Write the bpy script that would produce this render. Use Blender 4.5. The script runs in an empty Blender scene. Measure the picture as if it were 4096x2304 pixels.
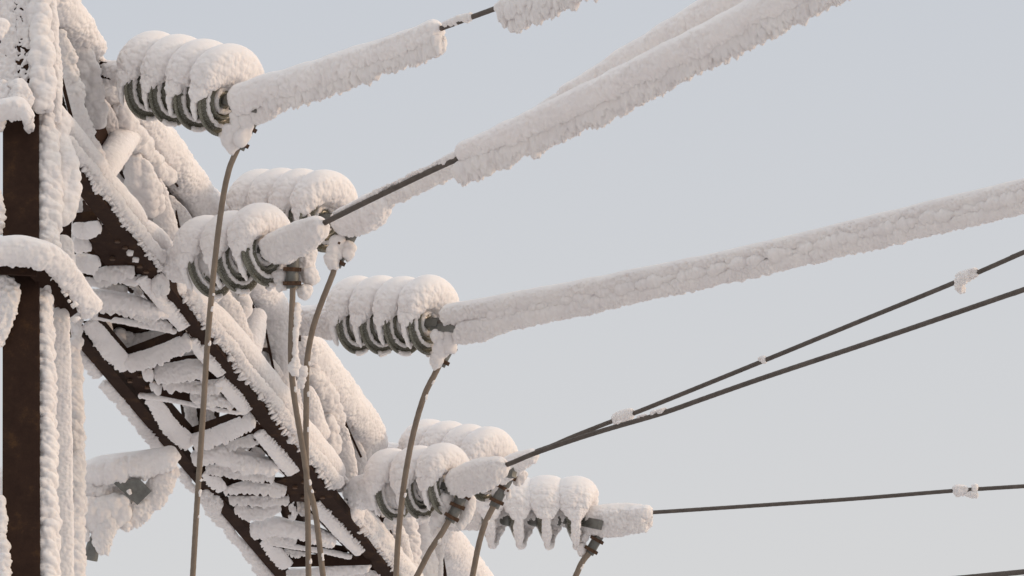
import bpy, math, random
import numpy as np
from mathutils import Vector

S = bpy.context.scene
COL = S.collection
rng = random.Random(7)

# ------------------------------------------------------------------ camera
F_PX = 17000.0                       # focal length in photo pixels (4096 wide)
PITCH = math.atan(7340.0 / F_PX)
CAM = np.array([0.0, 0.0, 1.6])
cd = bpy.data.cameras.new('camera')
cd.lens = 36.0 * F_PX / 4096.0
cd.sensor_width = 36.0
cd.clip_start = 0.1
cd.clip_end = 6000.0
cam = bpy.data.objects.new('camera', cd)
cam.location = CAM.tolist()
cam.rotation_euler = (math.pi / 2 + PITCH, 0, 0)
COL.objects.link(cam)
S.camera = cam

# ------------------------------------------------------------------ sky, sun, exposure
SUN_EL = math.radians(14.0)
SUN_AZ = math.radians(100.0)         # clockwise from the view direction (+Y)
world = bpy.data.worlds.new('World')
S.world = world
world.use_nodes = True
wn, wl = world.node_tree.nodes, world.node_tree.links
for n in list(wn):
    wn.remove(n)
wo = wn.new('ShaderNodeOutputWorld')
sky = wn.new('ShaderNodeTexSky')
sky.sky_type = 'NISHITA'
sky.sun_disc = False
sky.sun_elevation = SUN_EL
sky.sun_rotation = SUN_AZ
sky.air_density = 1.0
sky.dust_density = 6.0
sky.ozone_density = 1.0
b1 = wn.new('ShaderNodeBackground')
b1.inputs['Strength'].default_value = 0.036
wl.new(sky.outputs['Color'], b1.inputs['Color'])
b2 = wn.new('ShaderNodeBackground')          # the even veil of high thin cloud
tcw = wn.new('ShaderNodeTexCoord')
sxw = wn.new('ShaderNodeSeparateXYZ')
wl.new(tcw.outputs['Generated'], sxw.inputs[0])
rw = wn.new('ShaderNodeValToRGB')
for e_, (p_, c_) in zip([rw.color_ramp.elements[0], rw.color_ramp.elements[1], rw.color_ramp.elements.new(0.3), rw.color_ramp.elements.new(0.5)],
                        [(0.0, (0.66, 0.65, 0.62)), (1.0, (0.15, 0.165, 0.21)), (0.32, (0.628, 0.616, 0.603)), (0.47, (0.543, 0.560, 0.592))]):
    e_.position = p_
    e_.color = (*c_, 1)
wl.new(sxw.outputs['Z'], rw.inputs['Fac'])
wl.new(rw.outputs['Color'], b2.inputs['Color'])
b2.inputs['Strength'].default_value = 1.0
ad = wn.new('ShaderNodeAddShader')
wl.new(b1.outputs[0], ad.inputs[0])
wl.new(b2.outputs[0], ad.inputs[1])
wl.new(ad.outputs[0], wo.inputs['Surface'])

sl = bpy.data.lights.new('sun', 'SUN')
sl.energy = 0.80
sl.angle = math.radians(6)
sl.color = (1.0, 0.70, 0.48)
so = bpy.data.objects.new('sun', sl)
sd = Vector((math.sin(SUN_AZ) * math.cos(SUN_EL), math.cos(SUN_AZ) * math.cos(SUN_EL), math.sin(SUN_EL)))
so.rotation_euler = (-sd).to_track_quat('-Z', 'Y').to_euler()
so.location = (30, 0, 30)
COL.objects.link(so)

S.view_settings.view_transform = 'Standard'
S.view_settings.look = 'None'
S.view_settings.gamma = 1.0
S.view_settings.use_curve_mapping = False
S.view_settings.exposure = 0.0

# ------------------------------------------------------------------ materials
def new_mat(name):
    m = bpy.data.materials.new(name)
    m.use_nodes = True
    nt = m.node_tree
    b = next(n for n in nt.nodes if n.type == 'BSDF_PRINCIPLED')
    return m, nt, b

def add_noise(nt, scale, detail=4, rough=0.6):
    tc = nt.nodes.new('ShaderNodeTexCoord')
    n = nt.nodes.new('ShaderNodeTexNoise')
    n.inputs['Scale'].default_value = scale
    n.inputs['Detail'].default_value = detail
    n.inputs['Roughness'].default_value = rough
    nt.links.new(tc.outputs['Object'], n.inputs['Vector'])
    return n

def add_ramp(nt, fac, stops):
    r = nt.nodes.new('ShaderNodeValToRGB')
    el = r.color_ramp.elements
    while len(el) < len(stops):
        el.new(0.5)
    for e, (p, c) in zip(el, stops):
        e.position = p
        e.color = (*c, 1)
    nt.links.new(fac, r.inputs['Fac'])
    return r

def add_bump(nt, b, fac, strength, dist):
    bp = nt.nodes.new('ShaderNodeBump')
    bp.inputs['Strength'].default_value = strength
    bp.inputs['Distance'].default_value = dist
    nt.links.new(fac, bp.inputs['Height'])
    nt.links.new(bp.outputs['Normal'], b.inputs['Normal'])

def snow_mat(name, c1, c2, bump):
    m, nt, b = new_mat(name)
    n = add_noise(nt, 9, 3)
    r = add_ramp(nt, n.outputs['Fac'], [(0.35, c1), (0.65, c2)])
    nt.links.new(r.outputs['Color'], b.inputs['Base Color'])
    b.inputs['Roughness'].default_value = 0.75
    b.inputs['Specular IOR Level'].default_value = 0.2
    b.inputs['Subsurface Weight'].default_value = 0.35
    b.inputs['Subsurface Radius'].default_value = (1.0, 0.9, 0.8)
    b.inputs['Subsurface Scale'].default_value = 0.006
    n2 = add_noise(nt, 420, 3, 0.7)
    add_bump(nt, b, n2.outputs['Fac'], 0.5, bump)
    return m

M_SNOW = snow_mat('snow', (0.83, 0.795, 0.79), (0.87, 0.835, 0.825), 0.002)
M_RIME = snow_mat('rime', (0.80, 0.765, 0.76), (0.86, 0.825, 0.81), 0.004)
M_GROUND = snow_mat('snow_ground', (0.68, 0.66, 0.66), (0.78, 0.76, 0.76), 0.01)

def steel_mat():
    m, nt, b = new_mat('rusted_steel')
    n = add_noise(nt, 14, 6, 0.7)
    r = add_ramp(nt, n.outputs['Fac'], [(0.3, (0.024, 0.0125, 0.0095)), (0.55, (0.036, 0.0195, 0.0135)), (0.72, (0.070, 0.037, 0.018))])
    nt.links.new(r.outputs['Color'], b.inputs['Base Color'])
    b.inputs['Roughness'].default_value = 0.85
    b.inputs['Specular IOR Level'].default_value = 0.12
    n2 = add_noise(nt, 160, 4)
    add_bump(nt, b, n2.outputs['Fac'], 0.35, 0.002)
    return m
M_STEEL = steel_mat()

def zinc_mat():
    m, nt, b = new_mat('galvanised_metal')
    n = add_noise(nt, 30, 5)
    r = add_ramp(nt, n.outputs['Fac'], [(0.3, (0.12, 0.12, 0.112)), (0.7, (0.22, 0.22, 0.205))])
    nt.links.new(r.outputs['Color'], b.inputs['Base Color'])
    b.inputs['Roughness'].default_value = 0.5
    b.inputs['Metallic'].default_value = 0.4
    return m
M_ZINC = zinc_mat()

def rust_mat():
    m, nt, b = new_mat('rusty_bolt')
    n = add_noise(nt, 50, 5)
    r = add_ramp(nt, n.outputs['Fac'], [(0.3, (0.045, 0.026, 0.016)), (0.7, (0.13, 0.065, 0.032))])
    nt.links.new(r.outputs['Color'], b.inputs['Base Color'])
    b.inputs['Roughness'].default_value = 0.8
    return m
M_RUST = rust_mat()

def wire_mat(name, c1, c2):
    m, nt, b = new_mat(name)
    n = add_noise(nt, 25, 5)
    r = add_ramp(nt, n.outputs['Fac'], [(0.3, c1), (0.7, c2)])
    nt.links.new(r.outputs['Color'], b.inputs['Base Color'])
    b.inputs['Roughness'].default_value = 0.65
    b.inputs['Specular IOR Level'].default_value = 0.3
    return m
M_WIRE = wire_mat('weathered_conductor', (0.080, 0.067, 0.059), (0.125, 0.105, 0.092))
M_JUMP = wire_mat('brown_jumper', (0.17, 0.135, 0.105), (0.23, 0.185, 0.145))

def glass_mat():
    m, nt, b = new_mat('olive_glass')
    n = add_noise(nt, 20, 3)
    r = add_ramp(nt, n.outputs['Fac'], [(0.3, (0.095, 0.092, 0.066)), (0.7, (0.185, 0.178, 0.138))])
    nt.links.new(r.outputs['Color'], b.inputs['Base Color'])
    n2 = add_noise(nt, 260, 3, 0.7)
    r2 = add_ramp(nt, n2.outputs['Fac'], [(0.56, (0, 0, 0)), (0.66, (0.55, 0.55, 0.55))])
    mx = nt.nodes.new('ShaderNodeMix')
    mx.data_type = 'RGBA'
    nt.links.new(r2.outputs['Color'], mx.inputs['Factor'])
    nt.links.new(r.outputs['Color'], mx.inputs['A'])
    mx.inputs['B'].default_value = (0.66, 0.64, 0.62, 1)
    nt.links.new(mx.outputs['Result'], b.inputs['Base Color'])
    add_bump(nt, b, r2.outputs['Color'], 0.4, 0.001)
    r3 = add_ramp(nt, n2.outputs['Fac'], [(0.56, (0.16, 0.16, 0.16)), (0.66, (0.7, 0.7, 0.7))])
    nt.links.new(r3.outputs['Color'], b.inputs['Roughness'])
    b.inputs['IOR'].default_value = 1.5
    return m
M_GLASS = glass_mat()

# ------------------------------------------------------------------ picking places in space
c_, s_ = math.cos(PITCH), math.sin(PITCH)
RIGHT = np.array([1.0, 0, 0]); FWD = np.array([0, c_, s_]); UPV = np.array([0, -s_, c_])
ZUP = np.array([0, 0, 1.0])

def ray(px, py):
    return FWD + RIGHT * ((px - 2048.0) / F_PX) - UPV * ((py - 1152.0) / F_PX)

def at(px, py, t):
    return CAM + ray(px, py) * t

def nrmz(v):
    v = np.asarray(v, float)
    return v / np.linalg.norm(v)

H_ARM = 1.6 + 14.9 * ray(700, 1247)[2]          # height of the cross-arm's underside
A_X = lambda y: 402 + 0.7815 * (y - 838)
B_X = lambda y: 350 + 0.85 * (y - 1393)
C_X = lambda y: 227 + 0.716 * y

def t_plane(px, py, p0, n):
    r = ray(px, py)
    return float(np.dot(np.asarray(p0) - CAM, n) / np.dot(r, n))

PLANES = {'H': (np.array([0, 0, H_ARM]), ZUP)}
def depth(px, py, plane):
    if isinstance(plane, (int, float)):
        return float(plane)
    return t_plane(px, py, *PLANES[plane])

def on(px, py, plane, off=0.0):
    t = depth(px, py, plane) - off
    return at(px, py, t), t

A0 = on(A_X(900), 900, 'H')[0]; A1 = on(A_X(2100), 2100, 'H')[0]
ARM = nrmz(A1 - A0); ARM[2] = 0; ARM = nrmz(ARM)
OUT = nrmz(np.cross(ARM, ZUP))                   # horizontal, square to the arm
if np.dot(OUT, RIGHT) < 0:
    OUT = -OUT
PLANES['F'] = (A0, OUT)                          # upright face of the arm on the line side
B0 = on(B_X(1700), 1700, 'H')[0]
PLANES['F2'] = (A0 + OUT * 0.046, OUT)
PLANES['K'] = (B0, OUT)                          # upright face on the far side
LEG_F = on(85, 432, 'H')[0]
LEG_R = on(283, 1314, 'H')[0]
mdir = LEG_R - LEG_F; mdir[2] = 0
PLANES['M'] = (LEG_F, nrmz(np.cross(mdir, ZUP)))  # right-hand face of the mast
PLANES['L'] = (LEG_F, nrmz([0, 1, 0.0]))          # front face of the mast
PLANES['R'] = (LEG_R, nrmz([0, 1, 0.0]))
LEG_T = depth(85, 432, 'H')

# ------------------------------------------------------------------ noise
def _h(ix, iy, iz, seed):
    h = (ix.astype(np.uint32) * np.uint32(374761393) + iy.astype(np.uint32) * np.uint32(668265263)
         + iz.astype(np.uint32) * np.uint32(2246822519) + np.uint32(seed * 3266489917 & 0xffffffff))
    h = (h ^ (h >> np.uint32(13))) * np.uint32(1274126177)
    h = (h ^ (h >> np.uint32(15))) * np.uint32(2246822519)
    return h ^ (h >> np.uint32(16))

def perlin(p, scale, seed=0):
    q = (p / scale + 1000.0)
    i = np.floor(q).astype(np.int64)
    f = (q - i).astype(np.float32)
    u = f * f * f * (f * (f * 6 - 15) + 10)
    out = 0
    for dx in (0, 1):
        wx = u[:, 0] if dx else 1 - u[:, 0]
        for dy in (0, 1):
            wy = u[:, 1] if dy else 1 - u[:, 1]
            for dz in (0, 1):
                wz = u[:, 2] if dz else 1 - u[:, 2]
                h = _h(i[:, 0] + dx, i[:, 1] + dy, i[:, 2] + dz, seed)
                gx = (h & np.uint32(1023)).astype(np.float32) / 511.5 - 1
                gy = ((h >> np.uint32(10)) & np.uint32(1023)).astype(np.float32) / 511.5 - 1
                gz = ((h >> np.uint32(20)) & np.uint32(1023)).astype(np.float32) / 511.5 - 1
                out = out + wx * wy * wz * (gx * (f[:, 0] - dx) + gy * (f[:, 1] - dy) + gz * (f[:, 2] - dz))
    return out * 1.3                                 # about -1..1

def lumps(p, scale, seed=0):
    """rounded bumps with creases between them, 0..1"""
    q = (p / scale + 1000.0) - 0.5
    i = np.floor(q).astype(np.int64)
    f = (q - i).astype(np.float32)
    best = np.full(len(p), 9.0, np.float32)
    for dx in (0, 1):
        for dy in (0, 1):
            for dz in (0, 1):
                h = _h(i[:, 0] + dx, i[:, 1] + dy, i[:, 2] + dz, seed)
                jx = (h & np.uint32(1023)).astype(np.float32) / 1023 - 0.5
                jy = ((h >> np.uint32(10)) & np.uint32(1023)).astype(np.float32) / 1023 - 0.5
                jz = ((h >> np.uint32(20)) & np.uint32(1023)).astype(np.float32) / 1023 - 0.5
                d = (f[:, 0] - dx - 0.8 * jx) ** 2 + (f[:, 1] - dy - 0.8 * jy) ** 2 + (f[:, 2] - dz - 0.8 * jz) ** 2
                best = np.minimum(best, d)
    return np.clip(1.0 - best / 0.75, 0, 1)

def sstep(a, b, x):
    t = np.clip((x - a) / (b - a), 0, 1)
    return t * t * (3 - 2 * t)

# ------------------------------------------------------------------ objects
def mesh_obj(name, V, Fq, mat, parent=None, smooth=True, tris=None):
    me = bpy.data.meshes.new(name)
    V = np.asarray(V, np.float32)
    Fq = np.asarray(Fq, np.int32).reshape(-1, 4) if Fq is not None and len(Fq) else np.zeros((0, 4), np.int32)
    T = np.asarray(tris, np.int32).reshape(-1, 3) if tris is not None and len(tris) else np.zeros((0, 3), np.int32)
    me.vertices.add(len(V)); me.vertices.foreach_set('co', V.ravel())
    nl = Fq.size + T.size
    me.loops.add(nl); me.loops.foreach_set('vertex_index', np.concatenate([Fq.ravel(), T.ravel()]))
    nf = len(Fq) + len(T)
    me.polygons.add(nf)
    starts = np.concatenate([np.arange(len(Fq)) * 4, Fq.size + np.arange(len(T)) * 3]).astype(np.int32)
    me.polygons.foreach_set('loop_start', starts)
    me.polygons.foreach_set('use_smooth', np.full(nf, smooth, bool))
    me.update(calc_edges=True)
    me.validate()
    me.materials.append(mat)
    o = bpy.data.objects.new(name, me)
    COL.objects.link(o)
    if parent is not None:
        o.parent = parent
        o.matrix_parent_inverse = parent.matrix_world.inverted() if parent.type == 'EMPTY' else PINV[parent.name]
        PINV[o.name] = o.matrix_parent_inverse.copy()
    return o
PINV = {}

def thing(name, label, cat, loc, group=None):
    o = bpy.data.objects.new(name, None)
    o.location = [float(v) for v in loc]
    o.empty_display_size = 0.1
    COL.objects.link(o)
    bpy.context.view_layer.update()
    o['label'] = label; o['category'] = cat
    if group:
        o['group'] = group
    return o

def child(name, V, Fq, mat, parent, **k):
    """a part: vertices are given in world space; every parent stands unrotated, so only the root's place is taken off"""
    root = parent
    while root.parent is not None:
        root = root.parent
    V = np.asarray(V, float) - np.array(root.location)
    me_o = mesh_obj(name, V, Fq, mat, None, **k)
    me_o.parent = parent
    return me_o

def catmull(P, n_per=12):
    P = np.asarray(P, float)
    if len(P) < 3:
        return P
    Q = np.vstack([2 * P[0] - P[1], P, 2 * P[-1] - P[-2]])
    out = []
    t = np.linspace(0, 1, n_per, endpoint=False)[:, None]
    for k in range(1, len(Q) - 2):
        a, b, c, d = Q[k - 1], Q[k], Q[k + 1], Q[k + 2]
        out.append(0.5 * (2 * b + (c - a) * t + (2 * a - 5 * b + 4 * c - d) * t * t + (3 * b - a - 3 * c + d) * t ** 3))
    out.append(P[-1][None])
    return np.vstack(out)

def resample(P, ds):
    d = np.concatenate([[0], np.cumsum(np.linalg.norm(np.diff(P[:, :3], axis=0), axis=1))])
    n = max(3, int(math.ceil(d[-1] / ds)) + 1)
    s = np.linspace(0, d[-1], n)
    return np.stack([np.interp(s, d, P[:, k]) for k in range(P.shape[1])], 1), s

def grid_faces(nr, nc, wrap=True):
    i = np.arange(nr - 1)[:, None]; j = np.arange(nc if wrap else nc - 1)[None]
    j2 = (j + 1) % nc
    return np.stack([i * nc + j, i * nc + j2, (i + 1) * nc + j2, (i + 1) * nc + j], -1).reshape(-1, 4)

def grid_normals(V, nr, nc):
    G = V.reshape(nr, nc, 3)
    du = np.roll(G, -1, 1) - np.roll(G, 1, 1)
    dv = np.empty_like(G)
    dv[1:-1] = G[2:] - G[:-2]; dv[0] = G[1] - G[0]; dv[-1] = G[-1] - G[-2]
    n = np.cross(du, dv)
    return (n / (np.linalg.norm(n, axis=-1, keepdims=True) + 1e-12)).reshape(-1, 3)

DS = 0.0030
NV = [0]
def tube_surface(P, ra, rb, nrm, ds=DS, cap0=True, cap1=True, taper=1.0):
    """P (n,3), ra/rb (n,), nrm (3,): closed round-ended tube. returns V, N, s, theta, nr, nc"""
    A = np.column_stack([P, ra, rb])
    A = catmull(A) if len(A) > 2 else A
    e0, e1 = A[0, 3:].max() * taper, A[-1, 3:].max() * taper
    t0 = nrmz(A[0, :3] - A[1, :3]); t1 = nrmz(A[-1, :3] - A[-2, :3])
    if cap0:
        a = A[0].copy(); a[:3] = a[:3] + t0 * e0 * 0.6; A = np.vstack([a, A])
    if cap1:
        a = A[-1].copy(); a[:3] = a[:3] + t1 * e1 * 0.6; A = np.vstack([A, a])
    A, s = resample(A, ds)
    P = A[:, :3]
    k = 9
    if len(P) > 2 * k:
        Pp = np.vstack([P[:1].repeat(k, 0), P, P[-1:].repeat(k, 0)])
        tang = Pp[2 * k:] - Pp[:-2 * k]
    else:
        tang = np.gradient(P, axis=0)
    tang /= np.linalg.norm(tang, axis=1, keepdims=True) + 1e-12
    lat = np.cross(tang, nrm); lat /= np.linalg.norm(lat, axis=1, keepdims=True) + 1e-12
    up = np.cross(lat, tang)
    f = np.ones(len(s))
    L = s[-1]
    if cap0:
        x = np.clip((e0 - s) / e0, 0, 1); f *= np.sqrt(np.clip(1 - x ** 2.2, 1e-4, 1))
    if cap1:
        x = np.clip((e1 - (L - s)) / e1, 0, 1); f *= np.sqrt(np.clip(1 - x ** 2.2, 1e-4, 1))
    rm = float(max(A[:, 3].max(), A[:, 4].max()))
    nc = int(np.clip(round(2 * math.pi * rm / ds), 10, 400))
    th = np.arange(nc) / nc * 2 * math.pi
    ra_, rb_ = (A[:, 3] * f)[:, None], (A[:, 4] * f)[:, None]
    V = (P[:, None] + lat[:, None] * (ra_ * np.cos(th))[..., None] + up[:, None] * (rb_ * np.sin(th))[..., None]).reshape(-1, 3)
    nr = len(P)
    N = grid_normals(V, nr, nc)
    C = np.repeat(P, nc, 0)
    flip = np.sum(N * (V - C)) < 0
    if flip:
        N = -N
    return V, N, np.repeat(s, nc), np.tile(th, nr), nr, nc, np.repeat(f, nc), flip

def displace(V, N, style, seed, s=None, th=None, fdir=None, famp=0.0):
    k = sstep(0.62, -0.05, N[:, 2])                  # 0 on top, 1 on sides and below
    W = V + seed * 3.1
    big = perlin(W, 0.085, 1)
    var = 0.55 + 0.85 * sstep(-0.35, 0.4, perlin(W, 0.11, 21))
    kv = k * var
    if style == 'smooth':
        h = 0.006 * big + k * 0.003 * perlin(W, 0.018, 2) + (0.0004 + 0.0018 * k) * perlin(W, 0.007, 3) + kv * 0.0075 * lumps(W, 0.030, 4) + kv * 0.005 * lumps(W, 0.012, 5) - k * 0.003
    elif style == 'soft':                            # snow on a flange, even all over
        h = 0.0035 * big + 0.0018 * perlin(W, 0.02, 2) + 0.0014 * perlin(W, 0.007, 3) + k * 0.0034 * lumps(W, 0.012, 5)
    elif style == 'rough':
        kk = (0.2 + 0.8 * k) * var
        h = 0.007 * big + kk * (0.011 * lumps(W, 0.027, 4) - 0.005) + kk * 0.0064 * lumps(W, 0.012, 5) + (0.0005 + 0.0022 * k) * perlin(W, 0.0065, 3)
    elif style == 'lump':
        h = 0.006 * big + 0.017 * lumps(W, 0.045, 4) - 0.006 + 0.005 * lumps(W, 0.018, 5) + 0.0010 * perlin(W, 0.007, 3)
    elif style == 'pebble':
        h = 0.006 * big + var * (0.0055 * lumps(W, 0.022, 4) - 0.003 + 0.0042 * lumps(W, 0.011, 5)) + 0.0008 * perlin(W, 0.006, 3)
    elif style == 'braid':
        ph = s / 0.040 + 0.55 * np.sin(th * 1.0 + 0.6) + 0.7 * perlin(W, 0.06, 8)
        h = 0.007 * (np.abs(np.sin(math.pi * ph)) ** 0.7 - 0.6) + 0.006 * big + 0.014 * lumps(W, 0.034, 5) - 0.003 + 0.004 * lumps(W, 0.013, 6) + 0.0012 * perlin(W, 0.007, 3)
    elif style == 'fine':
        h = 0.0025 * big + k * var * (0.007 * lumps(W, 0.022, 4) + 0.006 * lumps(W, 0.011, 5) - 0.005) + (0.0004 + 0.0018 * k) * perlin(W, 0.0065, 3)
    elif style == 'thin':
        h = 0.004 * lumps(W, 0.014, 4) - 0.002 + 0.0025 * lumps(W, 0.008, 5) + 0.0022 * perlin(W, 0.010, 3)
    elif style == 'crumble':
        h = 0.024 * lumps(W, 0.055, 4) - 0.013 + 0.010 * lumps(W, 0.022, 6) + 0.005 * lumps(W, 0.011, 5) + 0.0015 * perlin(W, 0.007, 3)
    elif style == 'speck':
        h = 0.006 * big + 0.010 * perlin(W, 0.016, 4) + 0.005 * lumps(W, 0.014, 5) + 0.003 * perlin(W, 0.007, 3) - 0.004
    elif style == 'fringe':
        h = 0.004 * big + 0.008 * lumps(W, 0.020, 4) - 0.002 + 0.005 * lumps(W, 0.010, 5) + 0.0022 * perlin(W, 0.006, 3)
    else:
        h = 0 * big
    out = V + N * h[:, None]
    if fdir is not None and famp > 0:
        fd = nrmz(fdir)
        w = np.clip(N @ fd, 0, 1) ** 1.5
        sp = np.clip(lumps(W, 0.026, 11) * 0.8 + 0.5 * perlin(W, 0.05, 12), 0, 1.4) + 0.8 * lumps(W, 0.013, 13)
        out = out + fd[None] * (famp * w * sp)[:, None]
    return out

def roll(name, parent, P, ra, rb=None, nrm=ZUP, style='rough', mat=None, fdir=None, famp=0.0, cap0=True, cap1=True, ds=DS, taper=1.0):
    P = np.asarray(P, float)
    ra = np.broadcast_to(np.asarray(ra, float), (len(P),)).copy()
    rb = ra if rb is None else np.broadcast_to(np.asarray(rb, float), (len(P),)).copy()
    V, N, s, th, nr, nc, f, flip = tube_surface(P, ra, rb, np.asarray(nrm, float), ds, cap0, cap1, taper)
    seed = rng.random() * 10
    D = displace(V, N, style, seed, s, th, fdir, famp)
    D = V + (D - V) * np.clip(f * 1.6, 0.1, 1)[:, None]
    Fq = grid_faces(nr, nc)
    if not flip:
        Fq = Fq[:, ::-1]
    c0 = D[:nc].mean(0); c1 = D[-nc:].mean(0)
    base = len(D)
    D = np.vstack([D, c0, c1])
    j = np.arange(nc); j2 = (j + 1) % nc
    T = np.concatenate([np.stack([j2, j, np.full(nc, base)], 1), np.stack([(nr - 1) * nc + j, (nr - 1) * nc + j2, np.full(nc, base + 1)], 1)])
    if flip:
        T = T[:, ::-1]
    NV[0] += len(D)
    return child(name, D, Fq, mat or M_SNOW, parent, tris=T)

VIEW = -FWD
def proll(name, parent, pts, r, plane, off=0.0, flat=1.0, nrm=None, px_fringe=None, famp=0.0, **k):
    """roll given by points and half-widths measured on the photograph, laid on a plane of the structure"""
    rr = np.broadcast_to(np.asarray(r, float), (len(pts),))
    P, R = [], []
    for (x, y), q in zip(pts, rr):
        p, t = on(x, y, plane, off)
        P.append(p); R.append(q * t / F_PX)
    R = np.array(R)
    fd = None
    if px_fringe is not None:
        fd = RIGHT * px_fringe[0] - UPV * px_fringe[1]
    return roll(name, parent, P, R, R * flat, nrm=VIEW if nrm is None else nrm, fdir=fd, famp=famp, **k)

def teeth(parent, pts, r, plane, off, fr, lo, hi, step=8.0, wid=(4.0, 7.5), name='rime_teeth'):
    """feathery rime along one edge of a crust: many small tapering tufts joined into one part"""
    A = np.column_stack([np.array(pts, float), np.broadcast_to(np.asarray(r, float), (len(pts),))])
    A = catmull(A) if len(A) > 2 else A
    A, sarc = resample(np.column_stack([A[:, :2], np.zeros(len(A)), A[:, 2]]), 2.0)
    tg = np.gradient(A[:, :2], axis=0); tg /= np.linalg.norm(tg, axis=1, keepdims=True) + 1e-9
    f = np.array(fr, float); f /= np.linalg.norm(f)
    pn = np.stack([-tg[:, 1], tg[:, 0]], 1)
    pn *= np.sign((pn @ f))[:, None] + 1e-9
    Vs, Fs, Ts, base = [], [], [], 0
    q = rng.random() * step
    ns = 6
    ang = np.arange(ns) / ns * 2 * math.pi
    phase = rng.random() * 50
    while q < sarc[-1]:
        i = int(np.searchsorted(sarc, q)); i = min(i, len(A) - 1)
        grow = 0.5 + 0.5 * math.sin(q * 0.045 + phase) * math.sin(q * 0.021 + phase * 2)
        L = lo + (hi - lo) * rng.random() ** 1.4 * (0.35 + 0.9 * grow)
        w = (wid[0] + (wid[1] - wid[0]) * rng.random()) * (0.6 + 0.5 * L / hi)
        d2 = pn[i] * 0.75 + f * 0.45 + tg[i] * rng.uniform(-0.45, 0.45); d2 /= np.linalg.norm(d2)
        b = A[i, :2] + pn[i] * (A[i, 3] * rng.uniform(0.55, 0.88))
        p, t = on(b[0], b[1], plane, off)
        sc = t / F_PX
        ax = nrmz(RIGHT * d2[0] - UPV * d2[1] + VIEW * rng.uniform(-0.3, 0.5))
        u = nrmz(np.cross(ax, VIEW + 0.01)); v = np.cross(ax, u)
        jit = RIGHT * rng.uniform(-1, 1) - UPV * rng.uniform(-1, 1)
        for fr_, wr in ((0.0, 1.0), (0.45, 1.05), (0.82, 0.78)):
            c = p + ax * ((L + A[i, 3] * 0.3) * fr_ * sc) + jit * (2.0 * fr_ * sc)
            Vs.append(c + (u * np.cos(ang)[:, None] + v * np.sin(ang)[:, None]) * (w * wr * sc * (0.85 + 0.3 * rng.random())))
        Vs.append((p + ax * ((L + A[i, 3] * 0.3) * sc) + jit * 2.5 * sc)[None])
        j = np.arange(ns); j2 = (j + 1) % ns
        for k in range(2):
            Fs.append(base + np.stack([k * ns + j, k * ns + j2, (k + 1) * ns + j2, (k + 1) * ns + j], 1))
        Ts.append(base + np.stack([2 * ns + j, 2 * ns + j2, np.full(ns, 3 * ns)], 1))
        base += 3 * ns + 1
        q += step * rng.uniform(0.35, 2.3)
    o = child(name, np.vstack(Vs), np.vstack(Fs), M_RIME, parent, tris=np.vstack(Ts))
    o['kind'] = 'stuff'
    return o

BOXF = np.array([[0, 3, 2, 1], [4, 5, 6, 7], [0, 1, 5, 4], [1, 2, 6, 5], [2, 3, 7, 6], [3, 0, 4, 7]])
def box_between(p0, p1, u, v, u0, u1, v0, v1):
    """a bar from p0 to p1 whose section spans u0..u1 along u and v0..v1 along v"""
    V = [p + u * a + v * b for p in (p0, p1) for a, b in ((u0, v0), (u1, v0), (u1, v1), (u0, v1))]
    return np.array(V), BOXF.copy()

def join(parts):
    Vs, Fs, o = [], [], 0
    for V, F in parts:
        Vs.append(V); Fs.append(np.asarray(F) + o); o += len(V)
    return np.vstack(Vs), np.vstack(Fs)

def angle_bar(name, parent, p0, p1, u, v, wu, wv, t=0.006, centre=True, mat=None):
    """L-section: one leg along u (centred on the line), the other along v from its +u edge"""
    p0, p1 = np.asarray(p0, float), np.asarray(p1, float)
    d = nrmz(p1 - p0)
    u = nrmz(u - d * np.dot(u, d)); v = nrmz(v - d * np.dot(v, d) - u * np.dot(v, u))
    a, b = -wu / 2, wu / 2
    V, F = join([box_between(p0, p1, u, v, a, b, 0, t), box_between(p0, p1, u, v, b - t, b, t + 0.0001, wv)])
    return child(name, V, F, mat or M_STEEL, parent, smooth=False)

def plate(name, parent, poly, plane, off=0.0, th=0.008, mat=None, n=None):
    P = [on(x, y, plane, off)[0] for x, y in poly]
    n = PLANES[plane][1] if n is None else n
    if np.dot(n, FWD) < 0:
        n = -n
    P = np.array(P); k = len(P)
    V = np.vstack([P, P + n * th, P.mean(0), P.mean(0) + n * th])
    j = np.arange(k); j2 = (j + 1) % k
    Fq = np.stack([j, j2, k + j2, k + j], 1)
    T = np.concatenate([np.stack([j2, j, np.full(k, 2 * k)], 1), np.stack([k + j, k + j2, np.full(k, 2 * k + 1)], 1)])
    return child(name, V, Fq, mat or M_STEEL, parent, smooth=False, tris=T)

def lathe(profile, c, ax, seg=48, closed=False):
    ax = nrmz(ax)
    u = nrmz(ZUP - ax * np.dot(ZUP, ax)); w = np.cross(ax, u)
    th = np.arange(seg) / seg * 2 * math.pi
    pr = np.array(profile)
    V = (c + ax * pr[:, :1, None].transpose(0, 2, 1) + pr[:, 1:2, None].transpose(0, 2, 1) * (u * np.cos(th)[:, None] + w * np.sin(th)[:, None])[None]).reshape(-1, 3)
    return V, grid_faces(len(pr), seg)

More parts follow.
